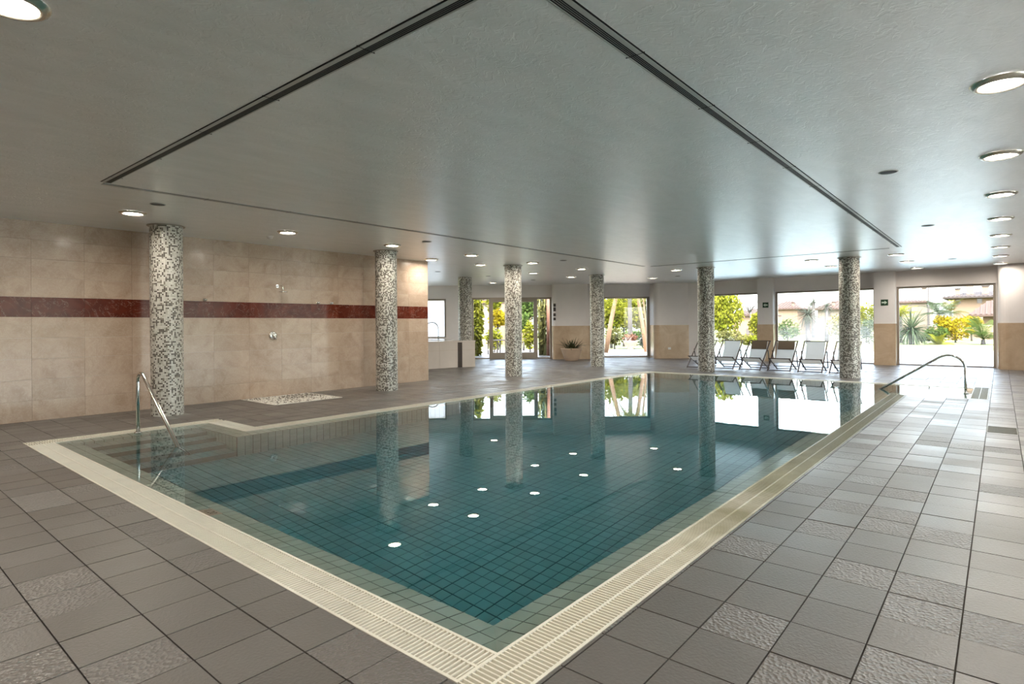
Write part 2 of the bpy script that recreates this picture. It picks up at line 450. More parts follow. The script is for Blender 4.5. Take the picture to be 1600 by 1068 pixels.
def window(name, a, b, s0, s1, z0, z1, panes, fw=.06, mat='tinted_glass', dy=.10, bars=None, fd=.07):
    """window in the wall segment a->b; panes = list of (s0,s1,frame) leaves"""
    a, b = Vector(a), Vector(b); ang = math.atan2(b.y - a.y, b.x - a.x)
    e = struct(obj(name, None, None, (a.x, a.y, 0), ang))
    fr = MB()
    fr.box(s0, s1, dy, dy + fd, z1 - fw, z1); fr.box(s0, s1, dy, dy + fd, z0, z0 + fw * .6)
    fr.box(s0, s0 + fw, dy, dy + fd, z0 + fw * .6, z1 - fw); fr.box(s1 - fw, s1, dy, dy + fd, z0 + fw * .6, z1 - fw)
    fr.build('window_frame', 'frame_bronze', e)
    for (p0, p1, f) in panes:
        if f:
            lf = MB(); zt, zb = z1 - fw, z0 + fw * .6
            lf.box(p0, p0 + f, dy - .015, dy + fd - .015, zb, zt); lf.box(p1 - f, p1, dy - .015, dy + fd - .015, zb, zt)
            lf.box(p0 + f, p1 - f, dy - .015, dy + fd - .015, zt - f, zt); lf.box(p0 + f, p1 - f, dy - .015, dy + fd - .015, zb, zb + f * 1.9)
            leaf = lf.build('door_leaf', 'frame_bronze', e)
            MB().box(p0 + f, p1 - f, dy + .012, dy + .02, zb + f * 1.9, zt - f).build('pane', mat, leaf)
        else:
            MB().box(p0, p1, dy + .03, dy + .038, z0 + fw * .6, z1 - fw).build('pane', mat, e)
    return e
# glazed garden side of the hall, right of the picture
ra, rb_ = Vector((22.8, FY0)), Vector((FX0, FY0))
RW = [(2.6, 6.6), (8.4, 12.4), (14.2, 18.2)]
wall_seg('wall_right', ra, rb_, .3, [(22.8 - x1, 22.8 - x0, 0, 2.85) for x0, x1 in RW], 'plaster')
for i, (x0, x1) in enumerate(RW): window('window_%d' % (6 + i), ra, rb_, 22.8 - x1, 22.8 - x0, 0, 2.85, [(22.8 - x1 + .06, 22.8 - x0 - .06, 0)], .065, 'pane_glass', .08)
# direction along +RT0 reversed so that outside is to the left: go from right to left in the image
def seg_uv(u0, u1, D): return cp(u1, D), cp(u0, D)      # from right (u1) to left (u0)
DA = 24.9
a, b = seg_uv(540, 866, DA); pxm = DA / FPX
S = lambda u: (866 - u) * pxm
door_w = (S(862), S(737)); w0 = (S(697), S(640))
# outside must be to the left of a->b : heading right->left in the image puts the outside on the right, so mirror by using negative thickness
def far_seg(name, u0, u1, D, holes, mat):
    a = cp(u0, D); b = cp(u1, D); m = D / FPX
    return wall_seg(name, a, b, .28, [((h0 - u0) * m, (h1 - u0) * m, z0, z1) for h0, h1, z0, z1 in holes], mat), a, b, m
# heading left->right (direction RT0): left of it is FW (outside)
wall_far_a, a, b, m = far_seg('wall_far_left', 540, 868, DA, [(630, 697, .93, 2.58), (737, 862, 0, 2.62)], 'plaster')
U = lambda u: (u - 540) * m
window('window_1', a, b, U(630), U(697), .93, 2.58, [(U(632), U(695), 0)], .07, 'frosted_glass', .02)
window('door_1', a, b, U(737), U(862), 0, 2.62, [(U(739), U(766), 0), (U(766), U(802), .115), (U(802), U(838), .115), (U(838), U(860), 0)], .08, dy=.04, fd=.09)
posts = MB(); 
for u in (766, 838): posts.box(U(u) - .05, U(u) + .05, .03, .14, .03, 2.55)
d1 = [o for o in bpy.data.objects if o.name == 'door_1'][0]; posts.build('door_post', 'frame_bronze', d1)
wall_far_b, a, b, m = far_seg('wall_far_middle', 914, 1034, 25.2, [(928, 1023, 0.02, 2.62)], 'plaster')
U = lambda u: (u - 914) * m
window('window_2', a, b, U(928), U(1023), .02, 2.62, [(U(930), U(1013), 0)], .07, dy=.05)
MB().box(U(1011), U(1018), .0, .15, .06, 2.56).build('mullion', 'frame_bronze', bpy.data.objects['window_2'])
WX = 23.3
# wall along -y direction seen from inside: heading from y=10 down to y=0 has +x on its left
a, b = Vector((WX, 10.1)), Vector((WX, -.3))
Y = lambda y: 10.1 - y
W3, W4, W5 = (7.10, 9.55), (3.29, 6.54), (.11, 2.68)
wall_far_c = wall_seg('wall_far_right', a, b, .3, [(Y(w_[1]), Y(w_[0]), 0.0, 2.62) for w_ in (W3, W4, W5)], 'lintel_plaster')
for i, w_ in enumerate((W3, W4, W5)):
    window('window_%d' % (3 + i), a, b, Y(w_[1]), Y(w_[0]), 0.0, 2.62, [(Y(w_[1]) + .06, Y(w_[0]) - .06, 0)], .065, dy=.08)
# sill strips
# piers : rounded blocks, plaster above a marble wainscot
def rounded(x0, x1, y0, y1, r, corners=(1, 1, 1, 1), seg=6):
    pts = []
    for k_, (cx_, cy_, a0) in enumerate(((x0, y0, 180), (x1, y0, 270), (x1, y1, 0), (x0, y1, 90))):
        if corners[k_]:
            ox, oy = cx_ + (r if cx_ == x0 else -r), cy_ + (r if cy_ == y0 else -r)
            for q in range(seg + 1):
                t = math.radians(a0 + 90 * q / seg); pts.append((ox + r * math.cos(t), oy + r * math.sin(t)))
        else: pts.append((cx_, cy_))
    return pts
def pier(origin, ang, L, Dp, r, corners, tiles=True, wz=1.39):
    e = MB().prism(rounded(0, L, 0, Dp, r, corners), wz, CEIL).build('wall_pier', 'plaster', None, (origin[0], origin[1], 0), True); e.data.polygons.foreach_set('use_smooth', [False] * len(e.data.polygons))
    e.rotation_euler[2] = ang; struct(e)
    MB().prism(rounded(-.012, L + .012, -.012, Dp, r, corners), 0, wz).build('wainscot', 'wainscot_marble', e)
    return e
angF = math.atan2(RT0.y, RT0.x)
pierA = pier(cp(864, 24.25), angF, (923 - 864) * 24.25 / FPX, 1.1, .14, (1, 1, 0, 0))
pierB = pier(cp(1023, 24.2), angF, (1088 - 1023) * 24.2 / FPX, .9, .22, (1, 1, 0, 0))
MB().box(23.25, 23.6, 9.5, 10.6, 0, CEIL).build('wall_pier', 'plaster').__setitem__('kind', 'structure')
pierC = pier((23.02, 7.10), -math.pi / 2, .56, .5, .02, (0, 0, 0, 0))
pierD = pier((23.02, 3.29), -math.pi / 2, .61, .5, .02, (0, 0, 0, 0))
pierE = pier((22.68, .06), -math.pi / 2, 4.7, .9, .25, (1, 0, 0, 0))

# ------------------------------------------------------------------ pool basin
pool = thing('swimming_pool', 'large indoor swimming pool lined with pale green square tiles', 'pool')
LIP = .22; ZL0, ZL1 = -.012, -.075; ZF = -1.25; TP = .1075
n_ = len(INNER)
P = [Vector(p_) for p_ in INNER]
def corner_sign(i):
    d0 = (P[i] - P[i - 1]).normalized(); d1 = (P[(i + 1) % n_] - P[i]).normalized()
    return 1 if d0.x * d1.y - d0.y * d1.x > 0 else -1
lip_tiles = []; lip_g = MB(); shell = MB(); inset = []
for i in range(n_):
    d0 = (P[i] - P[i - 1]).normalized(); d1 = (P[(i + 1) % n_] - P[i]).normalized()
    nn0 = Vector((-d0.y, d0.x)); nn1 = Vector((-d1.y, d1.x)); inset.append(P[i] + (nn0 + nn1) * LIP)
for i in range(n_):
    A_, B_ = P[i], P[(i + 1) % n_]; d = (B_ - A_).normalized(); nn = Vector((-d.y, d.x)); L = (B_ - A_).length
    ca, cb2 = corner_sign(i), corner_sign((i + 1) % n_)
    zz = lambda o_: ZL0 + (ZL1 - ZL0) * o_ / LIP
    lo = lambda o_: ca * o_
    hi = lambda o_: L - cb2 * o_
    I0, I1 = inset[i], inset[(i + 1) % n_]
    lip_g.add([(*A_, ZL0 - .004), (*B_, ZL0 - .004), (*I1, ZL1 - .004), (*I0, ZL1 - .004)], [(0, 1, 2, 3)])
    shell.add([(*I0, ZL1 - .004), (*I1, ZL1 - .004), (*I1, ZF - .01), (*I0, ZF - .01)], [(0, 1, 2, 3)])
    for row in range(2):
        o0, o1 = row * LIP / 2 + .003, (row + 1) * LIP / 2 - .003
        s = -LIP
        cnt = 0
        while s < L + LIP:
            gg = .0055 if cnt % 4 == 0 else .003
            s0, s1 = s + gg, s + TP - .003
            c0 = [max(lo(o0), min(hi(o0), x)) for x in (s0, s1)]; c1 = [max(lo(o1), min(hi(o1), x)) for x in (s0, s1)]
            if c0[1] - c0[0] > .006 or c1[1] - c1[0] > .006:
                q = [A_ + d * c0[0] + nn * o0, A_ + d * c0[1] + nn * o0, A_ + d * c1[1] + nn * o1, A_ + d * c1[0] + nn * o1]
                lip_tiles.append([(*q[0], zz(o0)), (*q[1], zz(o0)), (*q[2], zz(o1)), (*q[3], zz(o1))])
            s += TP; cnt += 1
lip_g.build('lip_bed', 'pool_grout', pool)
# deep floor + side wall tiles
floor_g = MB()
for r_ in ((1.9, 16.1, 1.7, 8.05), (1.9, 3.9, 8.05, 9.3), (13.9, 16.1, .4, 1.7)): floor_g.add([(r_[0], r_[2], ZF - .006), (r_[1], r_[2], ZF - .006), (r_[1], r_[3], ZF - .006), (r_[0], r_[3], ZF - .006)], [(0, 1, 2, 3)])
floor_g.build('basin_floor', 'pool_grout', pool); shell.build('basin_wall', 'pool_grout', pool)
cells = []
gx = 2.145
i = 0
while gx < 15.9:
    gy = 1.935; j = 0
    while gy < 9.0:
        inside = (gy < 7.8) or (gx < 3.55)
        if inside: cells.append((gx, gy, i, j))
        gy += TP; j += 1
    gx += TP; i += 1
def scr(pts):
    q = [proj(p_) for p_ in pts]
    if not all(q): return 0
    us = [a_[0] for a_ in q]; vs_ = [a_[1] for a_ in q]
    if max(us) < 0 or min(us) > 1600 or min(vs_) > 1068: return 0
    return (max(us) - min(us)) * (max(vs_) - min(vs_))
cand = [(scr(q) * 1.0, 'lip', q) for q in lip_tiles]
for (gx, gy, i, j) in cells:
    a_ = scr([(gx, gy, ZF * .62), (gx + TP, gy, ZF * .62), (gx + TP, gy + TP, ZF * .62), (gx, gy + TP, ZF * .62)])
    cand.append((a_ * .8, 'floor', (gx, gy, i, j)))
cand.sort(key=lambda c_: -c_[0])
ftile = {}
restp = MB(); rv = []
def quad_slab(mb, q, t=.006):
    lowq = [(x, y, z - t) for x, y, z in q]
    mb.add(list(q) + lowq, [(0, 1, 2, 3), (0, 4, 5, 1), (1, 5, 6, 2), (2, 6, 7, 3), (3, 7, 4, 0)])
for n2, (a_, ty, q) in enumerate(cand):
    ind = n2 < 300
    if ty == 'lip':
        if ind:
            c0 = [sum(v_[k_] for v_ in q) / 4 for k_ in range(3)]; mb = MB(); quad_slab(mb, [tuple(v_[k_] - c0[k_] for k_ in range(3)) for v_ in q])
            mb.build('pool_tile', 'pool_tile', pool, c0)
        else: quad_slab(restp, q); rv += [random.random()] * 5
    else:
        gx, gy, i, j = q; g0 = .008 if i % 4 == 0 else .0035; g1 = .008 if j % 4 == 0 else .0035
        qq = [(g0, g1, 0), (TP - .0035, g1, 0), (TP - .0035, TP - .0035, 0), (g0, TP - .0035, 0)]
        if ind:
            key = (i % 4 == 0, j % 4 == 0)
            if key not in ftile:
                mb = MB(); quad_slab(mb, qq); ftile[key] = mb.mesh('pool_tile', 'pool_tile')
            obj('pool_tile', ftile[key], pool, (gx, gy, ZF))
        else: quad_slab(restp, [(x + gx, y + gy, ZF) for x, y, z in qq]); rv += [random.random()] * 5
# side wall tiles on the visible faces (y = 7.815 long face, x = 15.815 far face, recess cheek)
def wall_tiles(a_, b_, nrm):
    global rv
    a_, b_ = Vector(a_), Vector(b_); d = (b_ - a_).normalized(); L = (b_ - a_).length; s = 0
    while s < L - .02:
        z = ZL1 - .005
        while z > ZF + .02:
            z0 = max(ZF, z - TP); s1 = min(L, s + TP)
            q = [a_ + d * (s + .003), a_ + d * (s1 - .003)]
            o_ = Vector(nrm) * .006
            top = [(*(q[0] + o_), z0 + .003), (*(q[1] + o_), z0 + .003), (*(q[1] + o_), z - .003), (*(q[0] + o_), z - .003)]
            restp.add(top, [(0, 1, 2, 3)]); rv += [random.random()]
            z -= TP
        s += TP
wall_tiles(inset[5], inset[4], (0, -1)); wall_tiles(inset[4], inset[3], (-1, 0)); wall_tiles(inset[5], inset[6], (-1, 0))
wall_tiles(inset[6], inset[7], (0, -1))
me = restp.mesh('pool_tile_field', 'pool_tile'); set_rnd(me, rv); tag(obj('pool_tile_field', me, pool), kind='stuff')
# steps
for k_ in range(4):
    MB().box(2.16, 3.575, 8.72 - .30 * k_ - .0, 9.01, -1.25, -.22 - .25 * k_).build('step', 'step_tile', pool) if k_ == 0 else MB().box(2.16, 3.575, 8.72 - .30 * k_, 8.72 - .30 * (k_ - 1) + .0, -1.25, -.22 - .25 * k_).build('step', 'step_tile', pool)
    MB().box(14.17, 15.81, .68 if k_ == 0 else .97 + .30 * (k_ - 1), .97 + .30 * k_, -1.25, -.22 - .25 * k_).build('step', 'step_tile', pool)
for k_ in range(4):
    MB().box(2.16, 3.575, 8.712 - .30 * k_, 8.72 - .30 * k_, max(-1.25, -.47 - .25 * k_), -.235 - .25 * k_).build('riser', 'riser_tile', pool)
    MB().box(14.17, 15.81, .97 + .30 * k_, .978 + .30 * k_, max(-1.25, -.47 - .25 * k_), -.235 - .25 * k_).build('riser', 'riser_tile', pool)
# gutter trough
tr_ = MB()
for r_ in subs(POOL_OUT, [(1.925, 16.035, 1.715, 8.035), (1.925, 3.805, 8.0, 9.235), (13.95, 16.035, .455, 1.72)]):
    tr_.box(r_[0], r_[1], r_[2], r_[3], -.30, -.25)
for i in range(n_):
    A_, B_ = P[i], P[(i + 1) % n_]; tr_.bar((*A_, -.14), (*B_, -.14), .02, .24)
tr_.build('gutter_trough', 'trough', pool)
# depth marker tile on the lip
mk = MB(); quad_slab(mk, [(0, 0, 0), (.105, 0, -.031), (.105, .21, -.031), (0, .21, 0)])
mt = mk.build('depth_marker_tile', 'marker_tile', pool, (1.937, 4.70, -.010))
tcv = bpy.data.curves.new('depth_mark', 'FONT'); tcv.body = '1,20'; tcv.size = .085; tcv.align_x = 'CENTER'; tcv.align_y = 'CENTER'; tcv.extrude = .0008
tmp = bpy.data.objects.new('tmp_text', tcv); COL.objects.link(tmp)
dg = bpy.context.evaluated_depsgraph_get(); tme = bpy.data.meshes.new_from_object(tmp.evaluated_get(dg)); bpy.data.objects.remove(tmp)
tme.materials.clear(); tme.materials.append(MATS['marker_ink'])
to = obj('depth_mark', tme, mt, (.052, .105, -.0135)); to.rotation_euler = (0, math.atan2(.031, .105), -math.pi / 2)
to.rotation_mode = 'XYZ'; to.matrix_local = Matrix.Translation((.052, .105, -.0140)) @ Matrix.Rotation(math.atan2(.031, .105), 4, 'Y') @ Matrix.Rotation(-math.pi / 2, 4, 'Z')

# water body
wb = MB().prism([(p_[0], p_[1]) for p_ in INNER], -1.30, -.006)
tag(wb.build('pool_water', 'pool_water_material'), 'still clear teal water filling the indoor pool', 'water', kind='stuff')

# ------------------------------------------------------------------ overflow grates
PITCH = .026
def grate(label, a_, b_, inward, ind, gm='grate_plastic'):
    """grate of width GUT from a to b along the inner water edge; inward = unit vector from pool to deck"""
    a_, b_ = Vector(a_), Vector(b_); d = (b_ - a_).normalized(); L = (b_ - a_).length; o_ = Vector(inward)
    e = thing('overflow_grate', label, 'grate', (a_.x, a_.y, 0), math.atan2(d.y, d.x))
    sg = 1 if (Vector((-d.y, d.x)) - o_).length < .1 else -1
    yy = lambda t: sg * t
    for t0, t1, nm in ((0, .016, 'edge_rail'), (GUT / 2 - .006, GUT / 2 + .006, 'center_rail'), (GUT - .016, GUT, 'edge_rail')):
        MB().box(0, L, min(yy(t0), yy(t1)), max(yy(t0), yy(t1)), -.03, .001).build(nm, gm, e)
    n3 = int(L / PITCH)
    prof = lambda mb, s, t0, t1: mb.add([(s, yy(t0), -.026), (s + .013, yy(t0), -.026), (s + .0105, yy(t0), 0), (s + .0025, yy(t0), 0), (s, yy(t1), -.026), (s + .013, yy(t1), -.026), (s + .0105, yy(t1), 0), (s + .0025, yy(t1), 0)],
                                  [(0, 1, 2, 3), (7, 6, 5, 4), (0, 4, 5, 1), (1, 5, 6, 2), (2, 6, 7, 3), (3, 7, 4, 0)])
    sm = MB(); prof(sm, 0, .016, GUT / 2 - .006); prof(sm, 0, GUT / 2 + .006, GUT - .016); sme = sm.mesh('slat', gm)
    rest_ = MB()
    near = []
    for i in range(n3):
        s = i * PITCH + .005; c_ = a_ + d * s
        q = proj((c_.x, c_.y, 0)); near.append((q[2] if q else 99, s))
    near.sort()
    for i, (dz, s) in enumerate(near):
        if i < ind: obj('slat', sme, e, (s, 0, 0))
        else: prof(rest_, s, .016, GUT / 2 - .006); prof(rest_, s, GUT / 2 + .006, GUT - .016)
    if rest_.v: tag(rest_.build('slat_field', gm, e), kind='stuff')
    return e
grate('cream slatted overflow grate along the left side of the pool, ending at the near corner', (1.925, 1.715), (1.925, 9.235), (-1, 0), 200)
grate('cream slatted overflow grate along the right side of the pool beside the grey deck', (1.66, 1.715), (13.92, 1.715), (0, -1), 220, 'grate_olive')
grate('short cream overflow grate behind the left handrail at the pool steps', (1.66, 9.235), (4.07, 9.235), (0, 1), 60)
grate('short pale overflow grate at the inner corner beside the first mosaic column', (3.805, 8.035), (3.805, 9.235), (1, 0), 0)
grate('long pale overflow grate along the shower wall side of the pool', (3.805, 8.035), (16.3, 8.035), (0, 1), 0)
grate('overflow grate along the far edge of the pool in front of the deck chairs', (16.035, .455), (16.035, 8.035), (1, 0), 0)
grate('overflow grate closing the stepped bay behind the right handrail', (13.92, .455), (16.3, .455), (0, -1), 0, 'grate_olive')

# ------------------------------------------------------------------ mosaic columns
CR = .242; CSEG = 61
def column_mesh(h, seg=60):
    v = []; f = []; uvs = []
    cells_u, cells_v = 61, h / .025
    for j in range(2):
        for i in range(seg + 1):
            t = 2 * math.pi * i / seg; v.append((CR * math.cos(t), CR * math.sin(t), h * j))
    for i in range(seg):
        f.append((i, i + 1, seg + 1 + i + 1, seg + 1 + i)); uvs += [(i / seg * cells_u, 0), ((i + 1) / seg * cells_u, 0), ((i + 1) / seg * cells_u, cells_v), (i / seg * cells_u, cells_v)]
    me = bpy.data.meshes.new('shaft'); me.from_pydata(v, [], f); ul = me.uv_layers.new(name='UVMap')
    for i, q in enumerate(uvs): ul.data[i].uv = q
    me.materials.append(MATS['mosaic'])
    for q in me.polygons: q.use_smooth = True
    return me
cm = column_mesh(CEIL)
ring = MB().lathe([(CR + .001, CEIL - .012), (CR + .035, CEIL - .012), (CR + .04, CEIL - .002), (CR + .001, CEIL - .002)], 48).mesh('collar', 'frame_bronze', True)
for (x, y, dk, lb) in [(3.74, 10.65, .34, 'round mosaic column nearest the left handrail, mostly white tesserae'),
                       (8.27, 10.65, .47, 'round mosaic column in front of the end of the shower wall'),
                       (12.74, 10.64, .50, 'round mosaic column standing before the glazed garden doors'),
                       (17.24, 10.64, .52, 'round mosaic column beside the potted plant'),
                       (17.33, 6.85, .54, 'round mosaic column at the far pool edge, left of the deck chairs'),
                       (17.36, 3.03, .54, 'round mosaic column at the far pool edge, right of the deck chairs')]:
    t = thing('mosaic_column', lb, 'column', (x, y, 0), random.random(), 'mosaic columns')
    s_ = obj('shaft', cm, t); s_.color = (dk, 0, 0, 1); obj('collar', ring, t)
cm0 = column_mesh(CEIL - .93)
t = thing('mosaic_column', 'short mosaic column rising from the marble tub enclosure', 'column', (14.69, 14.48, .93), .4, 'mosaic columns')
s_ = obj('shaft', cm0, t); s_.color = (.5, 0, 0, 1)

# ------------------------------------------------------------------ hot tub
tub = thing('marble_tub', 'raised hot tub faced with cream marble slabs beyond the shower wall', 'tub', (0, 0, 0))
TB = [(10.45, 14.93), (14.18, 14.36), (14.30, 14.26), (14.72, 14.06), (15.35, 14.75), (15.6, 17.6), (10.45, 17.6)]
TH = .92
body = MB()
for i in range(len(TB)):
    p0, p1 = Vector(TB[i]), Vector(TB[(i + 1) % len(TB)]); 
body.prism(TB, 0, TH - .06); body.build('tub_body', 'wainscot_marble', tub)
rim = MB(); c0 = Vector((13.0, 16.0))
TO = [tuple(c0 + (Vector(p_) - c0) * 1.01) for p_ in TB]; TI = [tuple(c0 + (Vector(p_) - c0) * .72) for p_ in TB]; n4 = len(TB)
rim.add([(*p_, TH - .06) for p_ in TO] + [(*p_, TH) for p_ in TO] + [(*p_, TH) for p_ in TI] + [(*p_, TH - .06) for p_ in TI],
        [(i, (i + 1) % n4, n4 + (i + 1) % n4, n4 + i) for i in range(n4)] + [(n4 + i, n4 + (i + 1) % n4, 2 * n4 + (i + 1) % n4, 2 * n4 + i) for i in range(n4)] + [(2 * n4 + i, 2 * n4 + (i + 1) % n4, 3 * n4 + (i + 1) % n4, 3 * n4 + i) for i in range(n4)])
rim.build('rim', 'tub_marble', tub)
MB().prism(TI, TH - .059, TH - .03).build('tub_water', 'outdoor_water', tub)
# facing slabs
def slabs(p0, p1, cols, z0, z1):
    p0, p1 = Vector(p0), Vector(p1); d = (p1 - p0).normalized(); L = (p1 - p0).length
    for i in range(cols):
        for (za, zb) in ((z0, z0 + .6), (z0 + .6, z1)):
            MB().box(i * L / cols + .003, (i + 1) * L / cols - .003, -.015, 0, za + .003, zb - .003).build('marble_slab', 'tub_marble', tub, (p0.x, p0.y, 0)).rotation_euler[2] = math.atan2(d.y, d.x)
MB().bar((*TB[1], .43), (*TB[2], .43), .02, .86).build('recess_strip', 'chair_wood', tub); slabs(TB[0], TB[1], 5, 0, TH - .06); slabs(TB[2], TB[3], 1, 0, TH - .06); slabs(TB[3], TB[4], 1, 0, TH - .06)
rl = thing('grab_rail', 'thin curved steel grab rail standing on the marble tub rim', 'rail', (13.6, 15.2, TH))
pr = at(685, 531, 21.6); D_ = 21.6
pts = [at(685, v, D_) for v in (531, 522, 513)] + [at(683.5, 508, D_), at(680, 504.5, D_), at(675, 503.2, D_), at(670, 504.5, D_), at(665, 508, D_), at(662, 514, D_), at(661, 531, D_)]
MB().tube([p_ - Vector((13.6, 15.2, TH)) for p_ in pts], .02, 8).build('rail_tube', 'steel', rl, None, True)

# ------------------------------------------------------------------ handrails
def handrail(label, x, y_post, y_end, zt, y_dir, R=.13, flange_r=.05):
    e = thing('handrail', label, 'handrail', (x, y_post, 0))
    s = y_dir
    pts = [(0, 0, -.02), (0, 0, zt - R * 1.6), (0, s * .002, zt - R * 1.15)]
    run = abs(y_end - y_post); slope = math.atan2(zt + .35, run + .30)
    # curve from vertical to the descending slope
    cyc = s * R; 
    for k_ in range(9):
        t = math.pi - k_ / 8 * (math.pi / 2 + slope)
        pts.append((0, cyc + s * R * math.cos(t), zt - R + R * math.sin(t)))
    last = Vector(pts[-1]); prev = Vector(pts[-2])
    dd = (0, s * math.cos(slope), -math.sin(slope))
    tt = 0
    for k_ in range(1, 8):
        l_ = k_ * .27
        pts.append((0, last.y + dd[1] * l_, last.z + dd[2] * l_))
    MB().tube(pts, .024, 12).build('rail_tube', 'chrome', e, None, True)
    MB().lathe([(0.0, .022), (.03, .022), (flange_r, .010), (flange_r, .0), (0.0, .0)], 20).build('base_flange', 'chrome', e, (0, 0, .001), True)
    return e
handrail('polished steel handrail at the pool steps near the first mosaic column', 2.83, 9.12, 7.72, .83, -1)
handrail('polished steel handrail at the stepped bay on the right deck', 14.86, .55, 1.85, .76, 1, .27)

# ------------------------------------------------------------------ shower fittings
e = thing('wall_shower', 'chrome shower head on a short arm above the red marble band', 'shower', (6.2, WALLY, 2.30))
MB().lathe([(0, 0), (.035, 0), (.035, .012), (0, .012)], 16).build('wall_rose', 'chrome', e).rotation_euler[0] = math.pi / 2
MB().tube([(0, 0, 0), (0, -.12, 0), (0, -.2, 0), (0, -.235, -.015), (0, -.24, -.06), (0, -.24, -.12)], .012, 8).build('arm', 'chrome', e, None, True)
MB().lathe([(.012, .02), (.02, .012), (.09, .006), (.09, -.006), (0, -.006)], 24).build('rain_plate', 'chrome', e, (0, -.24, -.13), True)
e = thing('shower_valve', 'round chrome shower mixer with lever below the shower head', 'valve', (6.1, WALLY, 1.265))
o = MB().lathe([(0, .03), (.06, .028), (.085, .015), (.09, 0), (0, 0)], 28).build('escutcheon', 'chrome', e, None, True); o.rotation_euler[0] = math.pi / 2
o = MB().lathe([(0, .085), (.03, .085), (.036, .075), (.036, .02), (0, .02)], 20).build('knob', 'chrome', e, None, True); o.rotation_euler[0] = math.pi / 2
MB().tube([(0, -.07, 0), (.01, -.085, -.04), (.025, -.095, -.09)], [.014, .012, .010], 8).build('lever', 'chrome', e, None, True)
for i, (x, lb) in enumerate(((7.14, 'small chrome wall hook on the red band, left one of the pair'), (7.48, 'small chrome wall hook on the red band, right one of the pair'), (4.74, 'lone small chrome wall hook beside the first mosaic column'))):
    e = thing('wall_hook', lb, 'hook', (x, WALLY, 1.972))
    o = MB().lathe([(0, .012), (.03, .012), (.03, 0), (0, 0)], 16).build('hook_plate', 'chrome', e, None, True); o.rotation_euler[0] = math.pi / 2
    o = MB().lathe([(0, .07), (.022, .07), (.026, .055), (.012, .05), (.010, .01), (0, .01)], 16).build('hook_peg', 'chrome', e, None, True); o.rotation_euler[0] = math.pi / 2
# pebble tray
e = thing('pebble_tray', 'pebble filled shower tray set in the floor under the shower head', 'tray', (0, 0, 0))
MB().box(TRAY[0], TRAY[1], TRAY[2], TRAY[3], -.016, -.004).build('tray_base', 'tray_base', e)
fr = MB(); fr.box(TRAY[0], TRAY[1], TRAY[2], TRAY[2] + .03, -.004, .008); fr.box(TRAY[0], TRAY[1], TRAY[3] - .03, TRAY[3], -.004, .008); fr.box(TRAY[0], TRAY[0] + .03, TRAY[2] + .03, TRAY[3] - .03, -.004, .008); fr.box(TRAY[1] - .03, TRAY[1], TRAY[2] + .03, TRAY[3] - .03, -.004, .008)
fr.build('tray_frame', 'pebble_light', e)
pb, pbd = MB(), MB()
for i in range(1500):
    x, y = random.uniform(TRAY[0] + .05, TRAY[1] - .05), random.uniform(TRAY[2] + .05, TRAY[3] - .05)
    a_ = random.uniform(.014, .028); b_ = a_ * random.uniform(.6, .9); h_ = a_ * .55; t = random.random() * 3.14; c_, s_ = math.cos(t), math.sin(t)
    vs_ = [(x + a_ * c_, y + a_ * s_, 0), (x - b_ * s_, y + b_ * c_, 0), (x - a_ * c_, y - a_ * s_, 0), (x + b_ * s_, y - b_ * c_, 0), (x, y, h_ + .004), (x, y, -h_)]
    (pbd if random.random() < .25 + .35 * (y > 10.9) * (x > 6.0) else pb).add(vs_, [(0, 1, 4), (1, 2, 4), (2, 3, 4), (3, 0, 4)])
tag(pb.build('pebbles', 'pebble_light', e, None, True), kind='stuff'); tag(pbd.build('dark_pebbles', 'pebble_dark', e, None, True), kind='stuff')
# floor drain
e = thing('floor_drain', 'dark rectangular drain grate among the tiles of the right deck', 'drain', (9.80, -.166, 0))
fr = MB(); fr.box(0, .6, 0, .012, -.012, .001); fr.box(0, .6, .307, .319, -.012, .001); fr.box(0, .012, .012, .307, -.012, .001); fr.box(.588, .6, .012, .307, -.012, .001); fr.build('drain_frame', 'drain_steel', e)
MB().box(.012, .588, .012, .307, -.0125, -.008).build('drain_plate', 'drain_steel', e)
sl = MB().box(0, .008, .012, .307, -.008, -.001).mesh('drain_bar', 'drain_steel')
for i in range(28): obj('drain_bar', sl, e, (.02 + i * .02, 0, 0))

# ------------------------------------------------------------------ ceiling fittings
ringm = MB().lathe([(.126, -.002), (.126, -.018), (.132, -.026), (.152, -.026), (.172, -.014), (.180, 0)], 40).mesh('trim_ring', 'lamp_ring', True)
lensm = MB().lathe([(0, -.006), (.126, -.003)], 40).mesh('lens', 'lamp_lens', True)
def downlight(x, y, label, group):
    e = thing('downlight', label, 'downlight', (x, y, CEIL - .0005), 0, group); obj('trim_ring', ringm, e); obj('lens', lensm, e)
GX = [.62, 2.98, 5.40, 7.74, 10.12, 12.52, 14.95, 17.30, 19.65, 22.22]
for i, x in enumerate(GX[1:7]): downlight(x, 9.75, ORD[i] + ' downlight of the row beside the shower wall, counted from the left', 'downlights')
for i, x in enumerate(GX[2:]): downlight(x, -.01, ORD[i] + ' downlight of the receding row over the right deck', 'downlights')
downlight(.64, 3.92, 'lit downlight cut by the upper left corner of the picture', 'downlights')
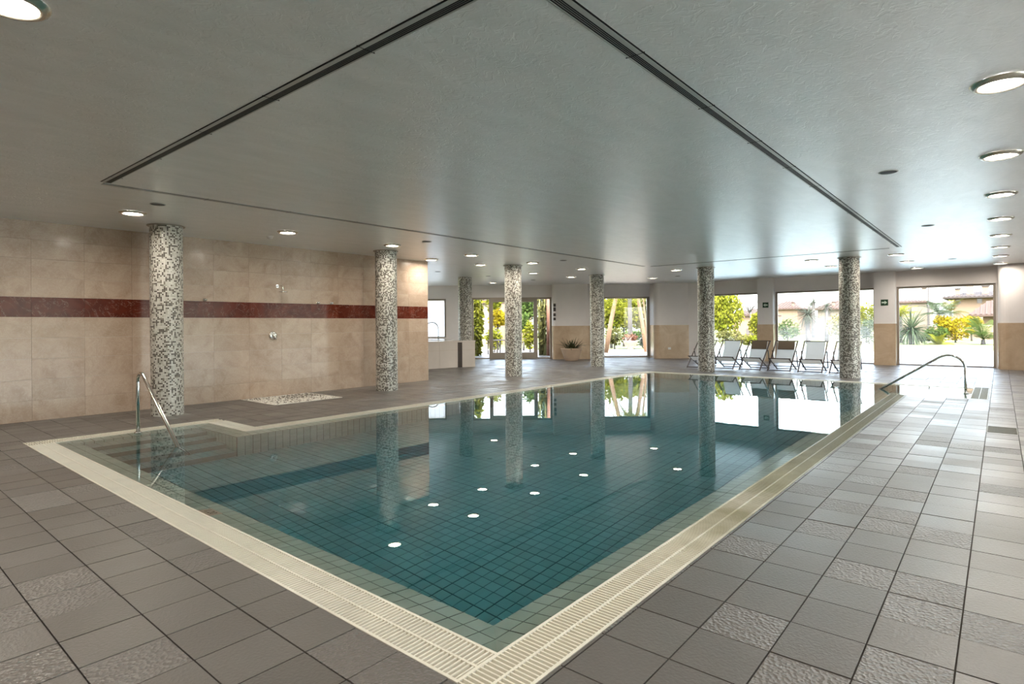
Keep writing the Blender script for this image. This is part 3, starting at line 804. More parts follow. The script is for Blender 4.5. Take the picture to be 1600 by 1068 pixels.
for x, y, lb in [(10.1, 11.15, 'downlight just past the end of the shower wall'), (11.9, 11.12, 'small downlight behind the end of the shower wall'), (15.0, 11.66, 'downlight between the tub and the potted plant, left one'), (17.2, 11.66, 'downlight between the tub and the potted plant, right one'),
                 (17.25, 15.45, 'downlight in front of the glazed garden doors'), (17.4, 7.83, 'downlight left of the far column by the deck chairs'), (19.75, 9.8, 'downlight in front of the window with leaning palms'),
                 (17.35, 3.92, 'downlight right beside the far mosaic column by the deck chairs'), (19.6, 3.9, 'downlight behind the far mosaic column by the deck chairs'), (17.38, 2.0, 'first downlight beyond the far end of the right air slot'), (19.6, 2.0, 'second downlight beyond the far end of the right air slot'), (22.15, 2.0, 'last downlight in front of the rightmost window')]:
    downlight(x, y, lb, 'downlights')
for x, y in [(.62, 1.97), (.62, 5.87), (.62, 7.8), (.62, -.01), (2.98, -.01), (.62, 9.75), (-1.8, 1.97), (-1.8, 5.87), (2.98, -2.2), (5.4, -2.2), (10.1, -2.2)]:
    downlight(x, y, 'ceiling downlight behind or beside the camera, outside the picture', 'downlights outside the picture')
gm_ = MB().lathe([(0, -.006), (.07, -.006), (.085, -.004), (.09, 0)], 28).mesh('grille', 'dark_grille', True)
rg_ = MB().lathe([(.088, -.007), (.096, -.006), (.098, 0)], 28).mesh('bezel', 'diffuser_metal', True)
for x, y, lb in [(7.77, .96, 'nearest dark round ceiling grille right of the air slot'), (12.56, .97, 'second dark round ceiling grille right of the air slot'), (19.7, .99, 'small dark round ceiling grille near the rightmost window'), (3.0, 8.83, 'dark round ceiling grille above the first mosaic column'),
                 (7.88, 8.83, 'dark round ceiling grille right of the second mosaic column'), (12.65, 8.83, 'dark round ceiling grille right of the third mosaic column'), (12.52, 13.53, 'dark round ceiling grille above the marble tub'), (14.88, 13.54, 'small dark ceiling grille right of the tub column'), (17.37, 13.51, 'small dark ceiling grille before the garden doors'), (19.69, 8.8, 'small dark ceiling grille above the far window pier')]:
    e = thing('ceiling_grille', lb, 'grille', (x, y, CEIL - .0005), 0, 'ceiling grilles'); obj('grille', gm_, e); obj('bezel', rg_, e)
e = thing('smoke_detector', 'white dome smoke detector on the ceiling beside the shower wall', 'detector', (5.44, 10.46, CEIL - .0005))
MB().lathe([(0, -.055), (.03, -.052), (.05, -.035), (.055, -.012), (.065, -.010), (.065, 0)], 20).build('detector_body', 'white_plastic', e, None, True)
MB().lathe([(.066, -.006), (.075, -.005), (.076, 0)], 20).build('detector_base', 'white_plastic', e, None, True)

def diffuser(label, x, y, L, rz, flip=1):
    e = thing('slot_diffuser', label, 'air diffuser', (x, y, CEIL), rz)
    f_ = lambda t0, t1: (min(flip * t0, flip * t1), max(flip * t0, flip * t1))
    def strip(nm, t0, t1, z0, z1, mt_):
        q = f_(t0, t1); return MB().box(0, L, q[0], q[1], z0, z1).build(nm, mt_, e)
    strip('slot_backing', 0, .112, -.002, -.0003, 'slot_black')
    strip('border_plate', .012, .046, -.004, -.002, 'diffuser_metal')
    for k_ in range(3): strip('slot_blade', .0575 + k_ * .0135, .0605 + k_ * .0135, -.0035, -.002, 'blade_grey')
    strip('border_rail', .100, .112, -.004, -.002, 'diffuser_metal')
    n5 = int(L / 1.16)
    q = f_(-.006, .125)
    jm = MB().box(-.003, .003, q[0], q[1], -.0046, -.0003).mesh('section_joint', 'slot_black')
    for k_ in range(1, n5 + 1): obj('section_joint', jm, e, (k_ * 1.16, 0, 0))
    return e
diffuser('long linear air slot running down the right of the ceiling panel', 2.15, 1.69, 13.55, 0)
diffuser('linear air slot across the near left edge of the ceiling panel', 2.10, 1.80, 6.15, math.pi / 2, -1)
diffuser('long linear air slot parallel to the shower wall', 2.15, 8.10, 13.5, 0, -1)
diffuser('linear air slot at the far end of the ceiling panel above the deck chairs', 15.88, 1.95, 5.95, math.pi / 2, 1)

# ------------------------------------------------------------------ signs and plates
def arrow_sign(label, x, y, z, dirn):
    e = thing('exit_arrow_sign', label, 'sign', (x, y, z), 0)
    MB().box(-.012, 0, -.105, .105, -.1, .1).build('sign_plate', 'sign_green', e)
    pts = [(-.082, 0), (-.01, .062), (-.01, .062 * .42), (.075, .026), (.075, -.026), (-.01, -.026), (-.01, -.062)]
    pts = [(-.082, 0), (-.005, .06), (-.005, .024), (.078, .024), (.078, -.024), (-.005, -.024), (-.005, -.06)]
    # image right is -y ; arrow pointing image-left = +y
    mb = MB(); vs_ = [(-.0125, -px_ * dirn, pz_) for px_, pz_ in pts]; vs2 = [(-.0135, -px_ * dirn, pz_) for px_, pz_ in pts]
    n6 = len(pts); mb.add(vs_ + vs2, [tuple(range(n6)), tuple(range(n6, 2 * n6))] + [(i, (i + 1) % n6, n6 + (i + 1) % n6, n6 + i) for i in range(n6)])
    mb.build('arrow', 'sign_white', e)
arrow_sign('small green sign with a white arrow pointing left', 23.02, 6.80, 2.12, 1)
arrow_sign('small green sign with a white arrow pointing right', 23.02, 2.985, 2.10, -1)
pA = cp(866.5, 24.2)
for v, h_, lb in ((476.5, .13, 'topmost small dark switch plate on the pier by the garden doors'), (483, .16, 'second dark switch plate on the pier by the garden doors'), (491.5, .12, 'third dark switch plate on the pier by the garden doors'), (498, .11, 'lowest dark switch plate on the pier by the garden doors')):
    q = at(866.5, v, 24.2); e = thing('switch_plate', lb, 'switch', (q.x, q.y, q.z), angF, 'switches by the doors')
    MB().box(-.05, .05, -.012, .0, -h_ / 2, h_ / 2).build('plate_body', 'black_plastic', e); MB().box(-.02, .02, -.018, -.012, -h_ / 4, h_ / 4).build('rocker', 'black_plastic', e)
q = at(1046, 544, 24.15); e = thing('wall_socket', 'small white socket plate low on the marble wainscot', 'socket', (q.x, q.y, q.z), angF)
MB().box(-.06, .06, -.012, 0, -.045, .045).build('plate_body', 'white_plastic', e); MB().box(-.03, .03, -.014, -.012, -.02, .02).build('socket_face', 'white_plastic', e)

# ------------------------------------------------------------------ deck chairs
def sling_mesh(brown):
    pts = [(.02 + .0, .36), (.10, .30), (.25, .235), (.42, .235), (.56, .33), (.66, .48), (.74, .64), (.815, .80), (.85, .865)]
    mb = MB(); wv = .25
    for i in range(len(pts) - 1):
        (x0, z0), (x1, z1) = pts[i], pts[i + 1]
        mb.add([(x0, -wv, z0), (x0, wv, z0), (x1, wv, z1), (x1, -wv, z1)], [(0, 1, 2, 3)])
    return mb
def make_chair(label, head):
    # local x : towards the back of the chair, y : width
    e = thing('deck_chair', label, 'deck chair', (0, 0, 0), 0, 'deck chairs by the windows')
    W = .31
    for s in (-1, 1):
        MB().bar((-.10, s * W, .015), (.86, s * W, .88), .032, .022).build('back_rail', 'chair_wood', e)          # long frame
        MB().bar((.82, s * (W - .035), .015), (-.02, s * (W - .035), .38), .032, .022).build('seat_rail', 'chair_wood', e)
        MB().bar((.55, s * (W + .03), .60), (.72, s * (W + .03), .10), .026, .02).build('prop', 'chair_wood', e)
    MB().tube([(.86, -W - .02, .88), (.86, W + .02, .88)], .014, 8).build('top_bar', 'chair_wood', e)
    MB().tube([(-.02, -W, .38), (-.02, W, .38)], .015, 8).build('front_bar', 'chair_wood', e)
    MB().tube([(-.08, -W - .02, .03), (-.08, W + .02, .03)], .015, 8).build('foot_bar', 'chair_wood', e)
    MB().tube([(.80, -W, .03), (.80, W, .03)], .013, 8).build('rear_foot_bar', 'chair_wood', e)
    MB().tube([(.72, -W - .03, .11), (.72, W + .03, .11)], .012, 8).build('prop_bar', 'chair_wood', e)
    sling_mesh(0).build('sling', 'canvas_white', e, None, True)
    if head:
        mb = MB()
        pr_ = [(.835, .87), (.80, .855), (.765, .77), (.735, .69), (.715, .625), (.74, .62), (.775, .70), (.805, .78)]
        n7 = len(pr_); mb.add([(x, -.235, z) for x, z in pr_] + [(x, .235, z) for x, z in pr_], [tuple(range(n7)), tuple(reversed(range(n7, 2 * n7)))] + [(i, n7 + i, n7 + (i + 1) % n7, (i + 1) % n7) for i in range(n7)])
        mb.build('head_cushion', head, e)
    return e
proto_b = make_chair('x', 'canvas_brown'); proto_w = make_chair('x', None)
CH = [(7.58, 'canvas_brown', 'folding deck chair with brown head cushion, half hidden by the mosaic column on the left'), (6.72, None, 'plain white sling deck chair right next to the far left mosaic column'), (5.90, 'canvas_brown', 'deck chair with brown head cushion in front of the green sign pier'),
      (5.06, 'canvas_brown', 'deck chair with brown head cushion, between the sign pier chair and a plain white one'), (4.22, None, 'plain white sling deck chair in the middle of the wide window'), (3.40, 'canvas_brown', 'deck chair with dark head cushion cut by the mosaic column on the right')]
ub = uw = True
for (yc, hd, lb) in CH:
    if hd: o = proto_b if ub else copy_tree(proto_b); ub = False
    else: o = proto_w if uw else copy_tree(proto_w); uw = False
    o.location = (18.42, yc, 0); o.rotation_euler[2] = random.uniform(-.04, .04); o['label'] = lb

# ------------------------------------------------------------------ potted plant
q = at(893, 560, 23.3)
e = thing('potted_plant', 'low spiky plant in a wide pale terracotta bowl', 'plant', (q.x, q.y, 0))
MB().lathe([(0, 0), (.25, 0), (.27, .02), (.34, .22), (.41, .44), (.43, .47), (.43, .50), (.40, .50), (.37, .42), (0, .42)], 32).build('pot', 'terracotta_pale', e, None, True)
MB().lathe([(0, .45), (.38, .45)], 24).build('soil', 'soil', e)
def blade(L, wd, bend, segs=5):
    mb = MB(); 
    for i in range(segs + 1):
        t = i / segs; x = bend * t * t * L; z = L * t * (1 - .25 * bend * t); w_ = wd * (1 - t) ** .6 * (.55 + .45 * min(1, t * 4))
        mb.v += [(x, -w_, z), (x + wd * .3, 0, z), (x, w_, z)]
    for i in range(segs):
        for k_ in (0, 1): mb.f.append((3 * i + k_, 3 * i + k_ + 1, 3 * i + 4 + k_, 3 * i + 3 + k_))
    return mb
bl = [blade(.42, .022, b_).mesh('leaf', 'pot_leaf') for b_ in (.2, .6, 1.0)]
for i in range(90):
    t = random.random() * 6.28; r_ = random.uniform(0, .26)
    o = obj('leaf', random.choice(bl), e, (r_ * math.cos(t), r_ * math.sin(t), .45)); o.rotation_euler = (0, random.uniform(.1, .75), t + random.uniform(-.5, .5)); s_ = random.uniform(.7, 1.35); o.scale = (s_,) * 3

# ------------------------------------------------------------------ outdoors
gb = MB().box(23.9, 200, -160, 160, -.6, -.12); gb.box(-160, 23.9, -160, -4.95, -.6, -.12); gb.box(-160, 23.9, 23.2, 160, -.6, -.12); gb.box(-160, -4.35, -4.95, 23.2, -.6, -.12)
struct(gb.build('ground', 'lawn'))
struct(MB().box(-10, 23.6, -18, -4.92, -.119, -.03).build('terrace_bounce', 'bounce_white'))  # unseen terrace, made pale and wide to bounce daylight up to the ceiling
ter = MB(); ter.prism([(23.62, -12), (26.0, -12), (26.0, 12.5), (30.5, 15.5), (24, 30), (12, 30), tuple(cp(540, 25.25)), tuple(cp(868, 25.25)), tuple(cp(1030, 25.6)), (23.62, 10.2)], -.12, -.03)
struct(ter.build('terrace', 'paving_pink'))
OPOOL = [(26.0, -14), (35.2, -14), (36.5, -2), (35.6, 5), (37.5, 12), (36.5, 18), (31.0, 15.6), (26.0, 12.6)]
tag(MB().prism(OPOOL, -.119, -.07).build('outdoor_pool_water', 'outdoor_water'), 'pale outdoor pool water beyond the windows', 'water', kind='stuff')
cpg = MB()
for i in range(len(OPOOL)):
    a_, b_ = OPOOL[i], OPOOL[(i + 1) % len(OPOOL)]; cpg.bar((*a_, -.055), (*b_, -.055), .35, .13)
tag(cpg.build('pool_coping', 'coping'), 'pale stone coping around the outdoor pool', 'coping')

def leaf_cloud(mb, n, c_, rad, size, droop=0.0, rng=random, flat=.5):
    for i in range(n):
        while True:
            x, y, z = [rng.uniform(-1, 1) for _ in range(3)]
            if .25 < x * x + y * y + z * z < 1: break
        p_ = Vector((c_[0] + x * rad[0], c_[1] + y * rad[1], c_[2] + z * rad[2]))
        d = Vector((rng.uniform(-1, 1), rng.uniform(-1, 1), rng.uniform(-1, 1) * flat - droop)).normalized()
        s_ = d.cross(Vector((rng.uniform(-1, 1), rng.uniform(-1, 1), rng.uniform(-1, 1)))).normalized()
        L = size * rng.uniform(.7, 1.4); W = L * .28
        mb.add([p_, p_ + d * L * .5 + s_ * W, p_ + d * L, p_ + d * L * .5 - s_ * W], [(0, 1, 2, 3)])
def bush(label, u, D, vtop, halfw_px, mat, n=700, size=.16, vbot=None, name='garden_shrub', droop=0.0, stem='bark_grey', clumps=4, group='garden shrubs'):
    top = at(u, vtop, D).z; hw = halfw_px / FPX * D; base = cp(u, D); zb = -.12 if vbot is None else at(u, vbot, D).z
    e = thing(name, label, 'tree' if 'tree' in name else 'shrub', (base.x, base.y, -.12), 0, group)
    H = top + .12; z0 = max(.1, zb + .12); mb = MB()
    mid = (H + z0) / 2; rz_ = (H - z0) / 2
    leaf_cloud(mb, n // 2, (0, 0, mid), (hw, hw, rz_), size, droop)
    for k_ in range(clumps):
        t = random.random() * 6.28; leaf_cloud(mb, n // 2 // clumps, (hw * .55 * math.cos(t), hw * .55 * math.sin(t), mid + random.uniform(-.4, .5) * rz_), (hw * .5, hw * .5, rz_ * .45), size, droop)
    mb.build('foliage', mat, e)
    st = MB(); st.tube([(0, 0, 0), (.03, .02, z0 * .6 + .05), (0, .03, mid)], [.03 + H * .018, .025 + H * .014, .02], 7)
    for k_ in range(4):
        t = k_ * 1.6; st.tube([(0, .02, mid * .6), (hw * .4 * math.cos(t), hw * .4 * math.sin(t), mid + rz_ * .3)], [.025, .01], 5)
    st.build('stem', stem, e, None, True)
    return e
def frond_mesh(L, mat, droop=.8, nl=18, lw=.035, ll=.34):
    mb = MB(); pts = []
    for i in range(9):
        t = i / 8; pts.append((L * t * (1 - .15 * t), 0, L * (.42 * t - droop * t * t * .75)))
    mb.tube(pts, [.014 * (1 - .8 * i / 8) + .003 for i in range(9)], 4, False)
    for i in range(nl):
        t = .12 + .88 * i / nl; j = t * 8; a_ = int(j); fr_ = j - a_; p0 = Vector(pts[a_]).lerp(Vector(pts[min(8, a_ + 1)]), fr_)
        l_ = ll * L * (1 - .55 * t) * (.5 + min(1, t * 3) * .5)
        for s in (-1, 1):
            d = Vector((.55, s * .85, -.25)).normalized(); n8 = Vector((.85, -s * .5, .1)).normalized()
            mb.add([p0 - n8 * lw * .5, p0 + n8 * lw * .5, p0 + d * l_ * .6 + n8 * lw * .5, p0 + d * l_, p0 + d * l_ * .6 - n8 * lw * .5], [(0, 1, 2, 3, 4)])
    return mb.mesh('frond', mat)
FR = {}
def palm(label, u, D, vtop, mat, L, nf=18, vbase=None, lean_u=0, trunk_r=.12, bark='bark_grey', droop=.8, name='palm_tree', lw=.028, up=.5, lo=-.5):
    base = cp(u, D); H = at(u, vtop, D).z + .12
    e = thing(name, label, 'palm', (base.x, base.y, -.12), 0, 'garden palms')
    dx = RT0 * (lean_u / FPX * D)
    tp = Vector((dx.x, dx.y, H))
    if H > .3: MB().tube([(0, 0, 0), Vector((dx.x * .4, dx.y * .4, H * .45)), Vector((dx.x * .75, dx.y * .75, H * .78)), tp], [trunk_r * 1.2, trunk_r, trunk_r * .9, trunk_r * .9], 9).build('trunk', bark, e, None, True)
    key = (mat, round(L, 2), droop, lw)
    if key not in FR: FR[key] = frond_mesh(L, mat, droop, lw=lw)
    for i in range(nf):
        o = obj('frond', FR[key], e, tp); t = i * 2.4; o.rotation_euler = (random.uniform(-.2, .2), -random.uniform(lo, up), t); s_ = random.uniform(.8, 1.1); o.scale = (s_,) * 3
    return e
YB = {}
def yucca(label, u, D, vc, rad_px, mat, n=70, trunk_r=.15, bark='bark_grey', lo=-.6, name='fan_palm', wd=.035):
    base = cp(u, D); H = at(u, vc, D).z + .12; rad = rad_px / FPX * D
    e = thing(name, label, 'palm', (base.x, base.y, -.12), 0, 'garden palms')
    MB().tube([(0, 0, 0), (.04, .02, H * .5), (0, 0, H)], [trunk_r * 1.15, trunk_r, trunk_r * .9], 9).build('trunk', bark, e, None, True)
    key = (mat, round(rad, 2))
    if key not in YB: YB[key] = [blade(rad, wd * rad, b_).mesh('leaf', mat) for b_ in (.1, .35, .7)]
    for i in range(n):
        o = obj('leaf', random.choice(YB[key]), e, (0, 0, H)); cz = random.uniform(lo, 1); o.rotation_euler = (0, math.acos(cz), i * 2.399); s_ = random.uniform(.75, 1.08); o.scale = (s_, s_, s_)
    return e
def clump(label, u, D, vtop, halfw, mat, n=26, name='bamboo_clump', leafy=500, leaf='leaf_lime', r=.035, droop=.0):
    base = cp(u, D); H = at(u, vtop, D).z + .12; hw = halfw / FPX * D
    e = thing(name, label, 'bamboo', (base.x, base.y, -.12), 0, 'garden shrubs')
    for i in range(n):
        x, y = random.uniform(-hw, hw) * .8, random.uniform(-hw, hw) * .8; lx, ly = random.uniform(-.25, .25), random.uniform(-.25, .25)
        MB().tube([(x, y, 0), (x + lx * .4, y + ly * .4, H * .5), (x + lx, y + ly, H * random.uniform(.85, 1.1))], [r, r * .9, r * .5], 6).build('cane', mat, e, None, True)
    mb = MB(); leaf_cloud(mb, leafy, (0, 0, H * .5), (hw, hw, H * .5), .22, .5); mb.build('foliage', leaf, e)
    return e
def house(label, u0, u1, D, vwall, mat, eave=.4, roofh=1.2, chim=(), wins=(), dep=8, roof='roof_tile', depth_dir=None):
    a_ = cp(u0, D); dr_ = FW + RT0 * ((u1 - CX) / FPX); b_ = Vector((a_.x, a_.x * dr_.y / dr_.x)); d = (b_ - a_); L = d.length; H = at((u0 + u1) / 2, vwall, D).z + .12
    e = thing('garden_house', label, 'house', (a_.x, a_.y, -.12), math.atan2(d.y, d.x))
    MB().box(0, L, 0, dep, 0, H).build('wall', mat, e)
    rb = MB(); x0, x1, y0, y1 = -eave, L + eave, -eave, dep + eave; r0 = min(dep / 2, L / 2)
    rb.add([(x0, y0, H), (x1, y0, H), (x1, y1, H), (x0, y1, H), (x0, y0, H + .15), (x1, y0, H + .15), (x1, y1, H + .15), (x0, y1, H + .15), (x0 + r0, dep / 2, H + .15 + roofh), (x1 - r0, dep / 2, H + .15 + roofh)],
           [(3, 2, 1, 0), (0, 1, 5, 4), (1, 2, 6, 5), (2, 3, 7, 6), (3, 0, 4, 7), (4, 5, 9, 8), (5, 6, 9), (6, 7, 8, 9), (7, 4, 8)])
    rf = rb.build('roof', roof, e)
    # pantile ribs on the front slope
    rm = MB(); nR = max(4, int((x1 - x0) / .35))
    for i in range(nR):
        x = x0 + (i + .5) * (x1 - x0) / nR; t = min(1, (x - x0) / r0, (x1 - x) / r0)
        rm.bar((x, y0, H + .17), (x, y0 + t * (dep / 2 - y0), H + .17 + roofh * t), .14, .08)
    tag(rm.build('roof_ribs', roof, rf), kind='stuff')
    for (cu, cw, ch) in chim:
        x = (cu - u0) / (u1 - u0) * L; hw = cw / FPX * D / 2; c_ = MB().box(x - hw, x + hw, 1.0, 1.0 + 2 * hw, H, H + ch).build('chimney', mat, e)
        MB().box(x - hw * 1.3, x + hw * 1.3, 1.0 - hw * .3, 1.0 + 2.3 * hw, H + ch, H + ch + .15).build('chimney_cap', roof, c_)
    for (w0_, w1_, v0, v1) in wins:
        x0_, x1_ = [(w_ - u0) / (u1 - u0) * L for w_ in (w0_, w1_)]; z1_, z0_ = at(w0_, v0, D).z + .12, at(w0_, v1, D).z + .12
        f_ = MB().box(x0_, x1_, -.05, .02, z0_, z1_).build('window', 'window_dark', e)
    return e
# --- seen through the rightmost window
house('peach garden house with dark eaves and chimneys behind the golden shrubs', 1490, 1580, 62, 466, 'house_peach', .9, .7, ((1496, 6, 1.0), (1516, 9, 2.3), (1541, 8, 1.2)), ((1494, 1502, 468, 474), (1528, 1536, 467, 474)), roof='roof_dark')
house('low pale villa behind the spiky palm', 1385, 1448, 70, 474, 'house_pale', .3, .35, ((1443, 5, 1.7),))
house('pavilion with brown pantile roof at the right edge of the rightmost window', 1536, 1600, 50, 494, 'house_peach', 1.0, 1.25, dep=5)
lamp = thing('lamp_post', 'thin pole rising behind the garden in the rightmost window', 'pole', (*cp(1451, 66), -.12)); MB().tube([(0, 0, 0), (0, 0, 6.2)], .09, 8).build('post', 'bark_grey', lamp); MB().lathe([(.09, 0), (.2, .05), (.0, .2)], 12).build('post_cap', 'bark_grey', lamp, (0, 0, 6.2))
yucca('spiky blue green palm at the left of the rightmost window', 1424, 40, 514, 40, 'leaf_teal', 230, lo=-.55, wd=.026)
palm('tall yellow green palm behind the spiky palm', 1407, 43, 494, 'leaf_lime', 1.6, 18, droop=.7, up=1.1, lo=-.2)
palm('feathery cycad at the right of the rightmost window', 1536, 39, 530, 'leaf_green', 1.9, 26, droop=.6, up=1.25, lo=0, name='cycad')
palm('small cycad under the golden shrubs', 1466, 39.5, 541, 'leaf_lime', 1.1, 18, droop=.6, up=1.2, lo=0.1, name='cycad')
palm('grey green palm in front of the pale villa', 1466, 52, 490, 'leaf_teal', 2.0, 22, droop=.7, up=1., lo=-.3)
palm('grey green palm left of the peach house', 1486, 57.5, 488, 'leaf_olive', 1.9, 20, droop=.7, up=1., lo=-.3)
bush('golden dome shaped shrub, the large middle one', 1493, 43, 494, 23, 'leaf_gold', 1500, .20, 530, droop=.3)
bush('golden shrub left of the large golden dome', 1471, 45, 493, 10, 'leaf_gold', 500, .18, 510)
bush('golden shrub right of the large golden dome', 1518, 46, 492, 15, 'leaf_gold', 700, .18, 512)
bush('round green shrub left of the golden dome', 1464, 42, 508, 15, 'leaf_green', 900, .16, 540)
bush('low dark green hedge clump at the left of the rightmost window', 1440, 43, 522, 16, 'leaf_teal', 700, .16, 545)
for u, D, lb in ((1480, 48.5, 'peach garden wall behind the golden shrubs'),):
    a_ = cp(1455, D); b_ = cp(1552, D); d = b_ - a_; e = thing('garden_wall', lb, 'wall', (a_.x, a_.y, -.12), math.atan2(d.y, d.x)); MB().box(0, d.length, 0, .3, 0, 1.15).build('wall_body', 'house_peach', e); MB().box(-.05, d.length + .05, -.05, .35, 1.15, 1.23).build('wall_cap', 'coping', e)
# --- wide window
yucca('tall grey palm in the middle of the wide window', 1262, 43, 492, 26, 'leaf_grey', 130, lo=-.9)
yucca('second grey palm right of the tall grey palm', 1292, 48, 479, 16, 'leaf_grey', 90, lo=-.7)
yucca('small grey palm top above the tall grey palm', 1271, 60, 472, 15, 'leaf_grey', 80, lo=-.6)
bush('round green shrub at the left of the wide window', 1231, 42, 498, 17, 'leaf_green', 1000, .17, 530)
bush('yellow green shrub right of the grey palms', 1312, 45, 490, 22, 'leaf_olive', 1000, .18, 530)
bush('tall yellow green shrub at the right edge of the wide window', 1354, 44, 474, 16, 'leaf_lime', 1000, .18, 525)
bush('blue green shrub low at the right edge of the wide window', 1358, 42, 497, 14, 'leaf_teal', 700, .17, 535)
house('distant peach house at the left of the wide window', 1196, 1246, 75, 484, 'house_peach', .4, 1.0, ((1236, 3, .8),))
house('distant house with brown roof behind the grey palms', 1278, 1330, 72, 484, 'house_pale', .5, 1.1, ((1300, 4, .9),), ((1292, 1298, 488, 494),))
# --- window left of the sign pier
bush('tall weeping yellow green tree in the window left of the sign pier', 1134, 39, 448, 26, 'leaf_lime', 3000, .22, 522, 'weeping_tree', .9, group='garden trees')
bush('bright yellow shrub beside the sign pier', 1184, 38, 485, 13, 'leaf_lime', 900, .2, 528)
bush('low yellow green shrubbery under the weeping tree', 1142, 37.5, 516, 22, 'leaf_olive', 900, .16, 545)
bush('low yellow green shrubbery in front of the peach cottage', 1172, 37.8, 522, 20, 'leaf_lime', 800, .15, 545)
house('peach cottage with a dark window left of the sign pier', 1146, 1176, 56, 494, 'house_peach', .3, .6, (), ((1166, 1173, 513, 522),))
e = thing('bare_tree', 'bare branching tree against the sky left of the sign pier', 'tree', (*cp(1176, 50), -.12))
bb = MB().tube([(0, 0, 0), (.05, .1, 1.4), (.0, .2, 2.6)], [.1, .08, .06], 7)
bb.build('trunk', 'bark_grey', e, None, True)
for k_ in range(9):
    t = k_ * .7; r_ = random.uniform(.6, 1.2); MB().tube([(0, .2, 2.2 + .05 * k_), (r_ * .5 * math.cos(t), .2 + r_ * .5 * math.sin(t), 3.0), (r_ * math.cos(t), .2 + r_ * math.sin(t), 3.3 + random.random() * .5)], [.04, .03, .012], 5).build('branch', 'bark_grey', e, None, True)
# --- window with leaning palms
def trunk(label, u0, v0, u1, v1, D, bark, r):
    a_ = cp(u0, D); z1 = at(u1, v1, D).z + .12; lean = (u1 - u0)
    return palm(label, u0, D, v1, 'leaf_lime', 2.2, 14, lean_u=lean, trunk_r=r, bark=bark, droop=1.0, up=.6, lo=-.5)
trunk('orange palm trunk leaning right in the window by the far pier', 946, 548, 968, 440, 30, 'bark_orange', .11)
trunk('orange palm trunk leaning left in the window by the far pier', 1010, 545, 993, 440, 30.5, 'bark_orange', .10)
trunk('straight grey palm trunk in the window by the far pier', 985, 530, 984, 440, 34, 'bark_grey', .13)
trunk('thin orange palm trunk beside the window mullion', 1012, 545, 1003, 440, 33, 'bark_orange', .05)
bush('yellow tree filling the left of the window with leaning palms', 955, 38, 452, 20, 'leaf_lime', 1800, .25, 520, 'garden_tree', group='garden trees')
bush('yellow green tree between the leaning palm trunks', 975, 41, 450, 22, 'leaf_lime', 2000, .25, 515, 'garden_tree', .3, group='garden trees')
bush('green tree at the right of the window with leaning palms', 1002, 42, 450, 20, 'leaf_olive', 1800, .25, 518, 'garden_tree', group='garden trees')
bush('dense green shrubs behind the leaning palms', 960, 36, 512, 16, 'leaf_olive', 800, .16, 540)
bush('grey green shrubs behind the flower urn', 990, 36.5, 516, 18, 'leaf_green', 800, .16, 540)
bush('grey green shrub at the foot of the right leaning palm', 1008, 34, 522, 9, 'leaf_grey', 500, .14, 545)
e = thing('flower_urn', 'pale urn planter with pink blooms outside the far window', 'planter', (*cp(985, 31), -.12)); 
MB().lathe([(0, 0), (.16, 0), (.18, .05), (.10, .18), (.30, .42), (.38, .62), (.40, .68), (.34, .68), (0, .6)], 20).build('urn', 'urn_clay', e, None, True)
mb = MB(); leaf_cloud(mb, 260, (0, 0, .85), (.38, .38, .2), .12); mb.build('blooms', 'bark_red', e)
# --- garden doors
clump('climbing lime green creeper seen through the left door panel', 745, 27.5, 455, 7, 'stem_green', 4, 'creeper', 1400, 'leaf_lime', .015)
bush('orange yellow bush seen through the middle door panel', 778, 34, 482, 13, 'leaf_gold', 900, .18, 512)
bush('lime shrub low in the middle door panel', 772, 31, 512, 12, 'leaf_lime', 700, .15, 545)
bush('pale green tree above the orange bush', 772, 40, 452, 12, 'leaf_lime', 900, .2, 490, 'garden_tree', group='garden trees')
bush('dark green tree seen through the right door panel', 826, 38, 455, 13, 'leaf_green', 1300, .2, 500, 'garden_tree', group='garden trees')
bush('yellow shrub low in the right door panel', 828, 31, 500, 10, 'leaf_lime', 700, .16, 545)
bush('green shrub right beside the third mosaic column outside', 818, 33, 490, 9, 'leaf_green', 600, .16, 520)
clump('tall yellow green bamboo clump outside the door side panel', 849, 27.6, 440, 8, 'stem_green', 22, 'bamboo_clump', 350, 'leaf_olive', .03)
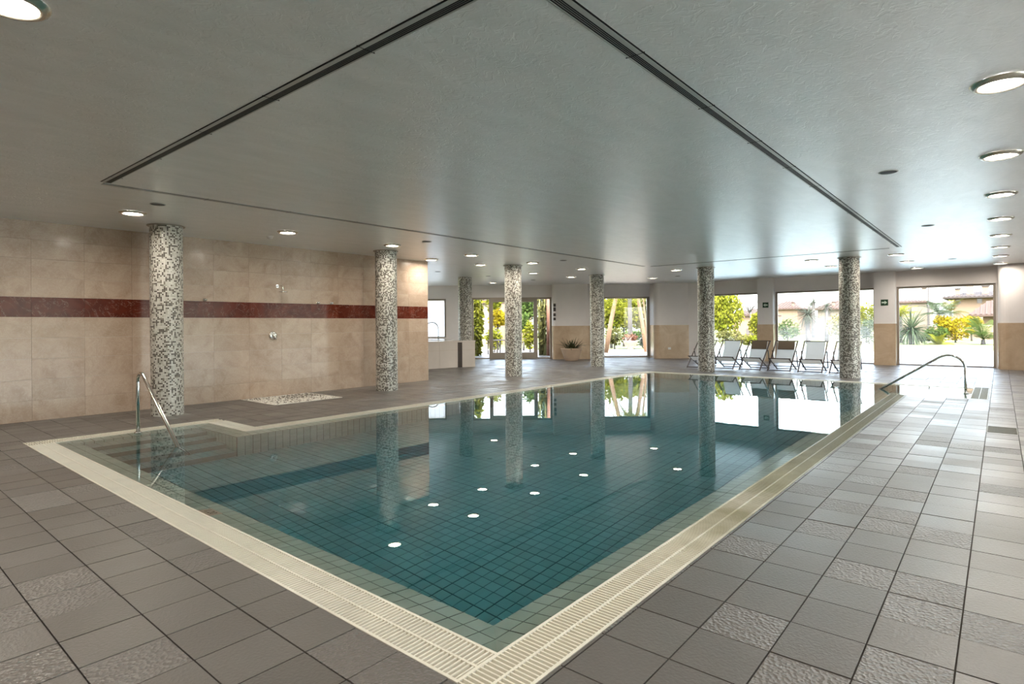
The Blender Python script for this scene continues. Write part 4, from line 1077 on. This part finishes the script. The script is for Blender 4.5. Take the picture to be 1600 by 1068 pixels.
e = thing('red_trunk', 'smooth red tree trunk beside the bamboo clump', 'trunk', (*cp(857, 27.2), -.12)); MB().tube([(0, 0, 0), (0.02, 0, 1.5), (-.02, 0, 3.4)], [.12, .10, .09], 10).build('trunk', 'bark_red', e, None, True); MB().tube([(-.02, 0, 2.2), (.2, .1, 3.2)], [.05, .03], 7).build('branch', 'bark_red', e, None, True)
house('peach wall of a house behind the orange bush', 775, 812, 48, 470, 'house_peach', .2, .4, (), (), dep=1.6)
house('white rendered garden building behind the creeper', 735, 766, 44, 475, 'house_pale', .2, .3, (), (), dep=1.2)
e = thing('garden_table', 'small slatted garden table outside the middle door panel', 'table', (*cp(779, 29), -.03))
MB().box(-.5, .5, -.35, .35, .70, .74).build('table_top', 'roof_dark', e)
for sx in (-1, 1):
    for sy in (-1, 1): MB().box(sx * .45 - .02, sx * .45 + .02, sy * .3 - .02, sy * .3 + .02, 0, .70).build('leg', 'roof_dark', e)
# --- thin white haze, overlapping scatter ellipsoids above the outdoor pool
k = NT('haze'); k.t.nodes.remove(k.b); vs_n = k.n('VolumeScatter'); vs_n.inputs['Color'].default_value = (.95, .97, 1, 1); vs_n.inputs['Density'].default_value = .007; vs_n.inputs['Anisotropy'].default_value = .2
k.l(vs_n.outputs[0], k.out.inputs['Volume'])
haze_root = tag(obj('pool_haze', None, None, (30, 4, 0)), 'thin white haze over the outdoor pool beyond the wide window', 'haze', kind='stuff')
def puff(u, v, D, ru, rv_):
    c_ = at(u, v, D); r1 = ru / FPX * D; r2 = rv_ / FPX * D; mb = MB(); n9, m9 = 14, 8; prof = [(max(.001, math.sin(math.pi * i / m9)), -math.cos(math.pi * i / m9)) for i in range(m9 + 1)]
    mb.lathe(prof, n9); mb.v = [(x * r1, y * r1, z * r2) for x, y, z in mb.v]
    mb.build('haze_puff', 'haze', haze_root, c_ - Vector((30, 4, 0)))
for a_ in ((1290, 528, 32, 95, 24), (1265, 520, 33, 60, 28), (1325, 522, 32.5, 60, 26), (1240, 530, 31, 50, 18), (1350, 512, 33, 40, 30), (1425, 538, 31, 45, 16), (1412, 528, 31.5, 25, 20), (1300, 515, 34, 45, 32)): puff(*a_)
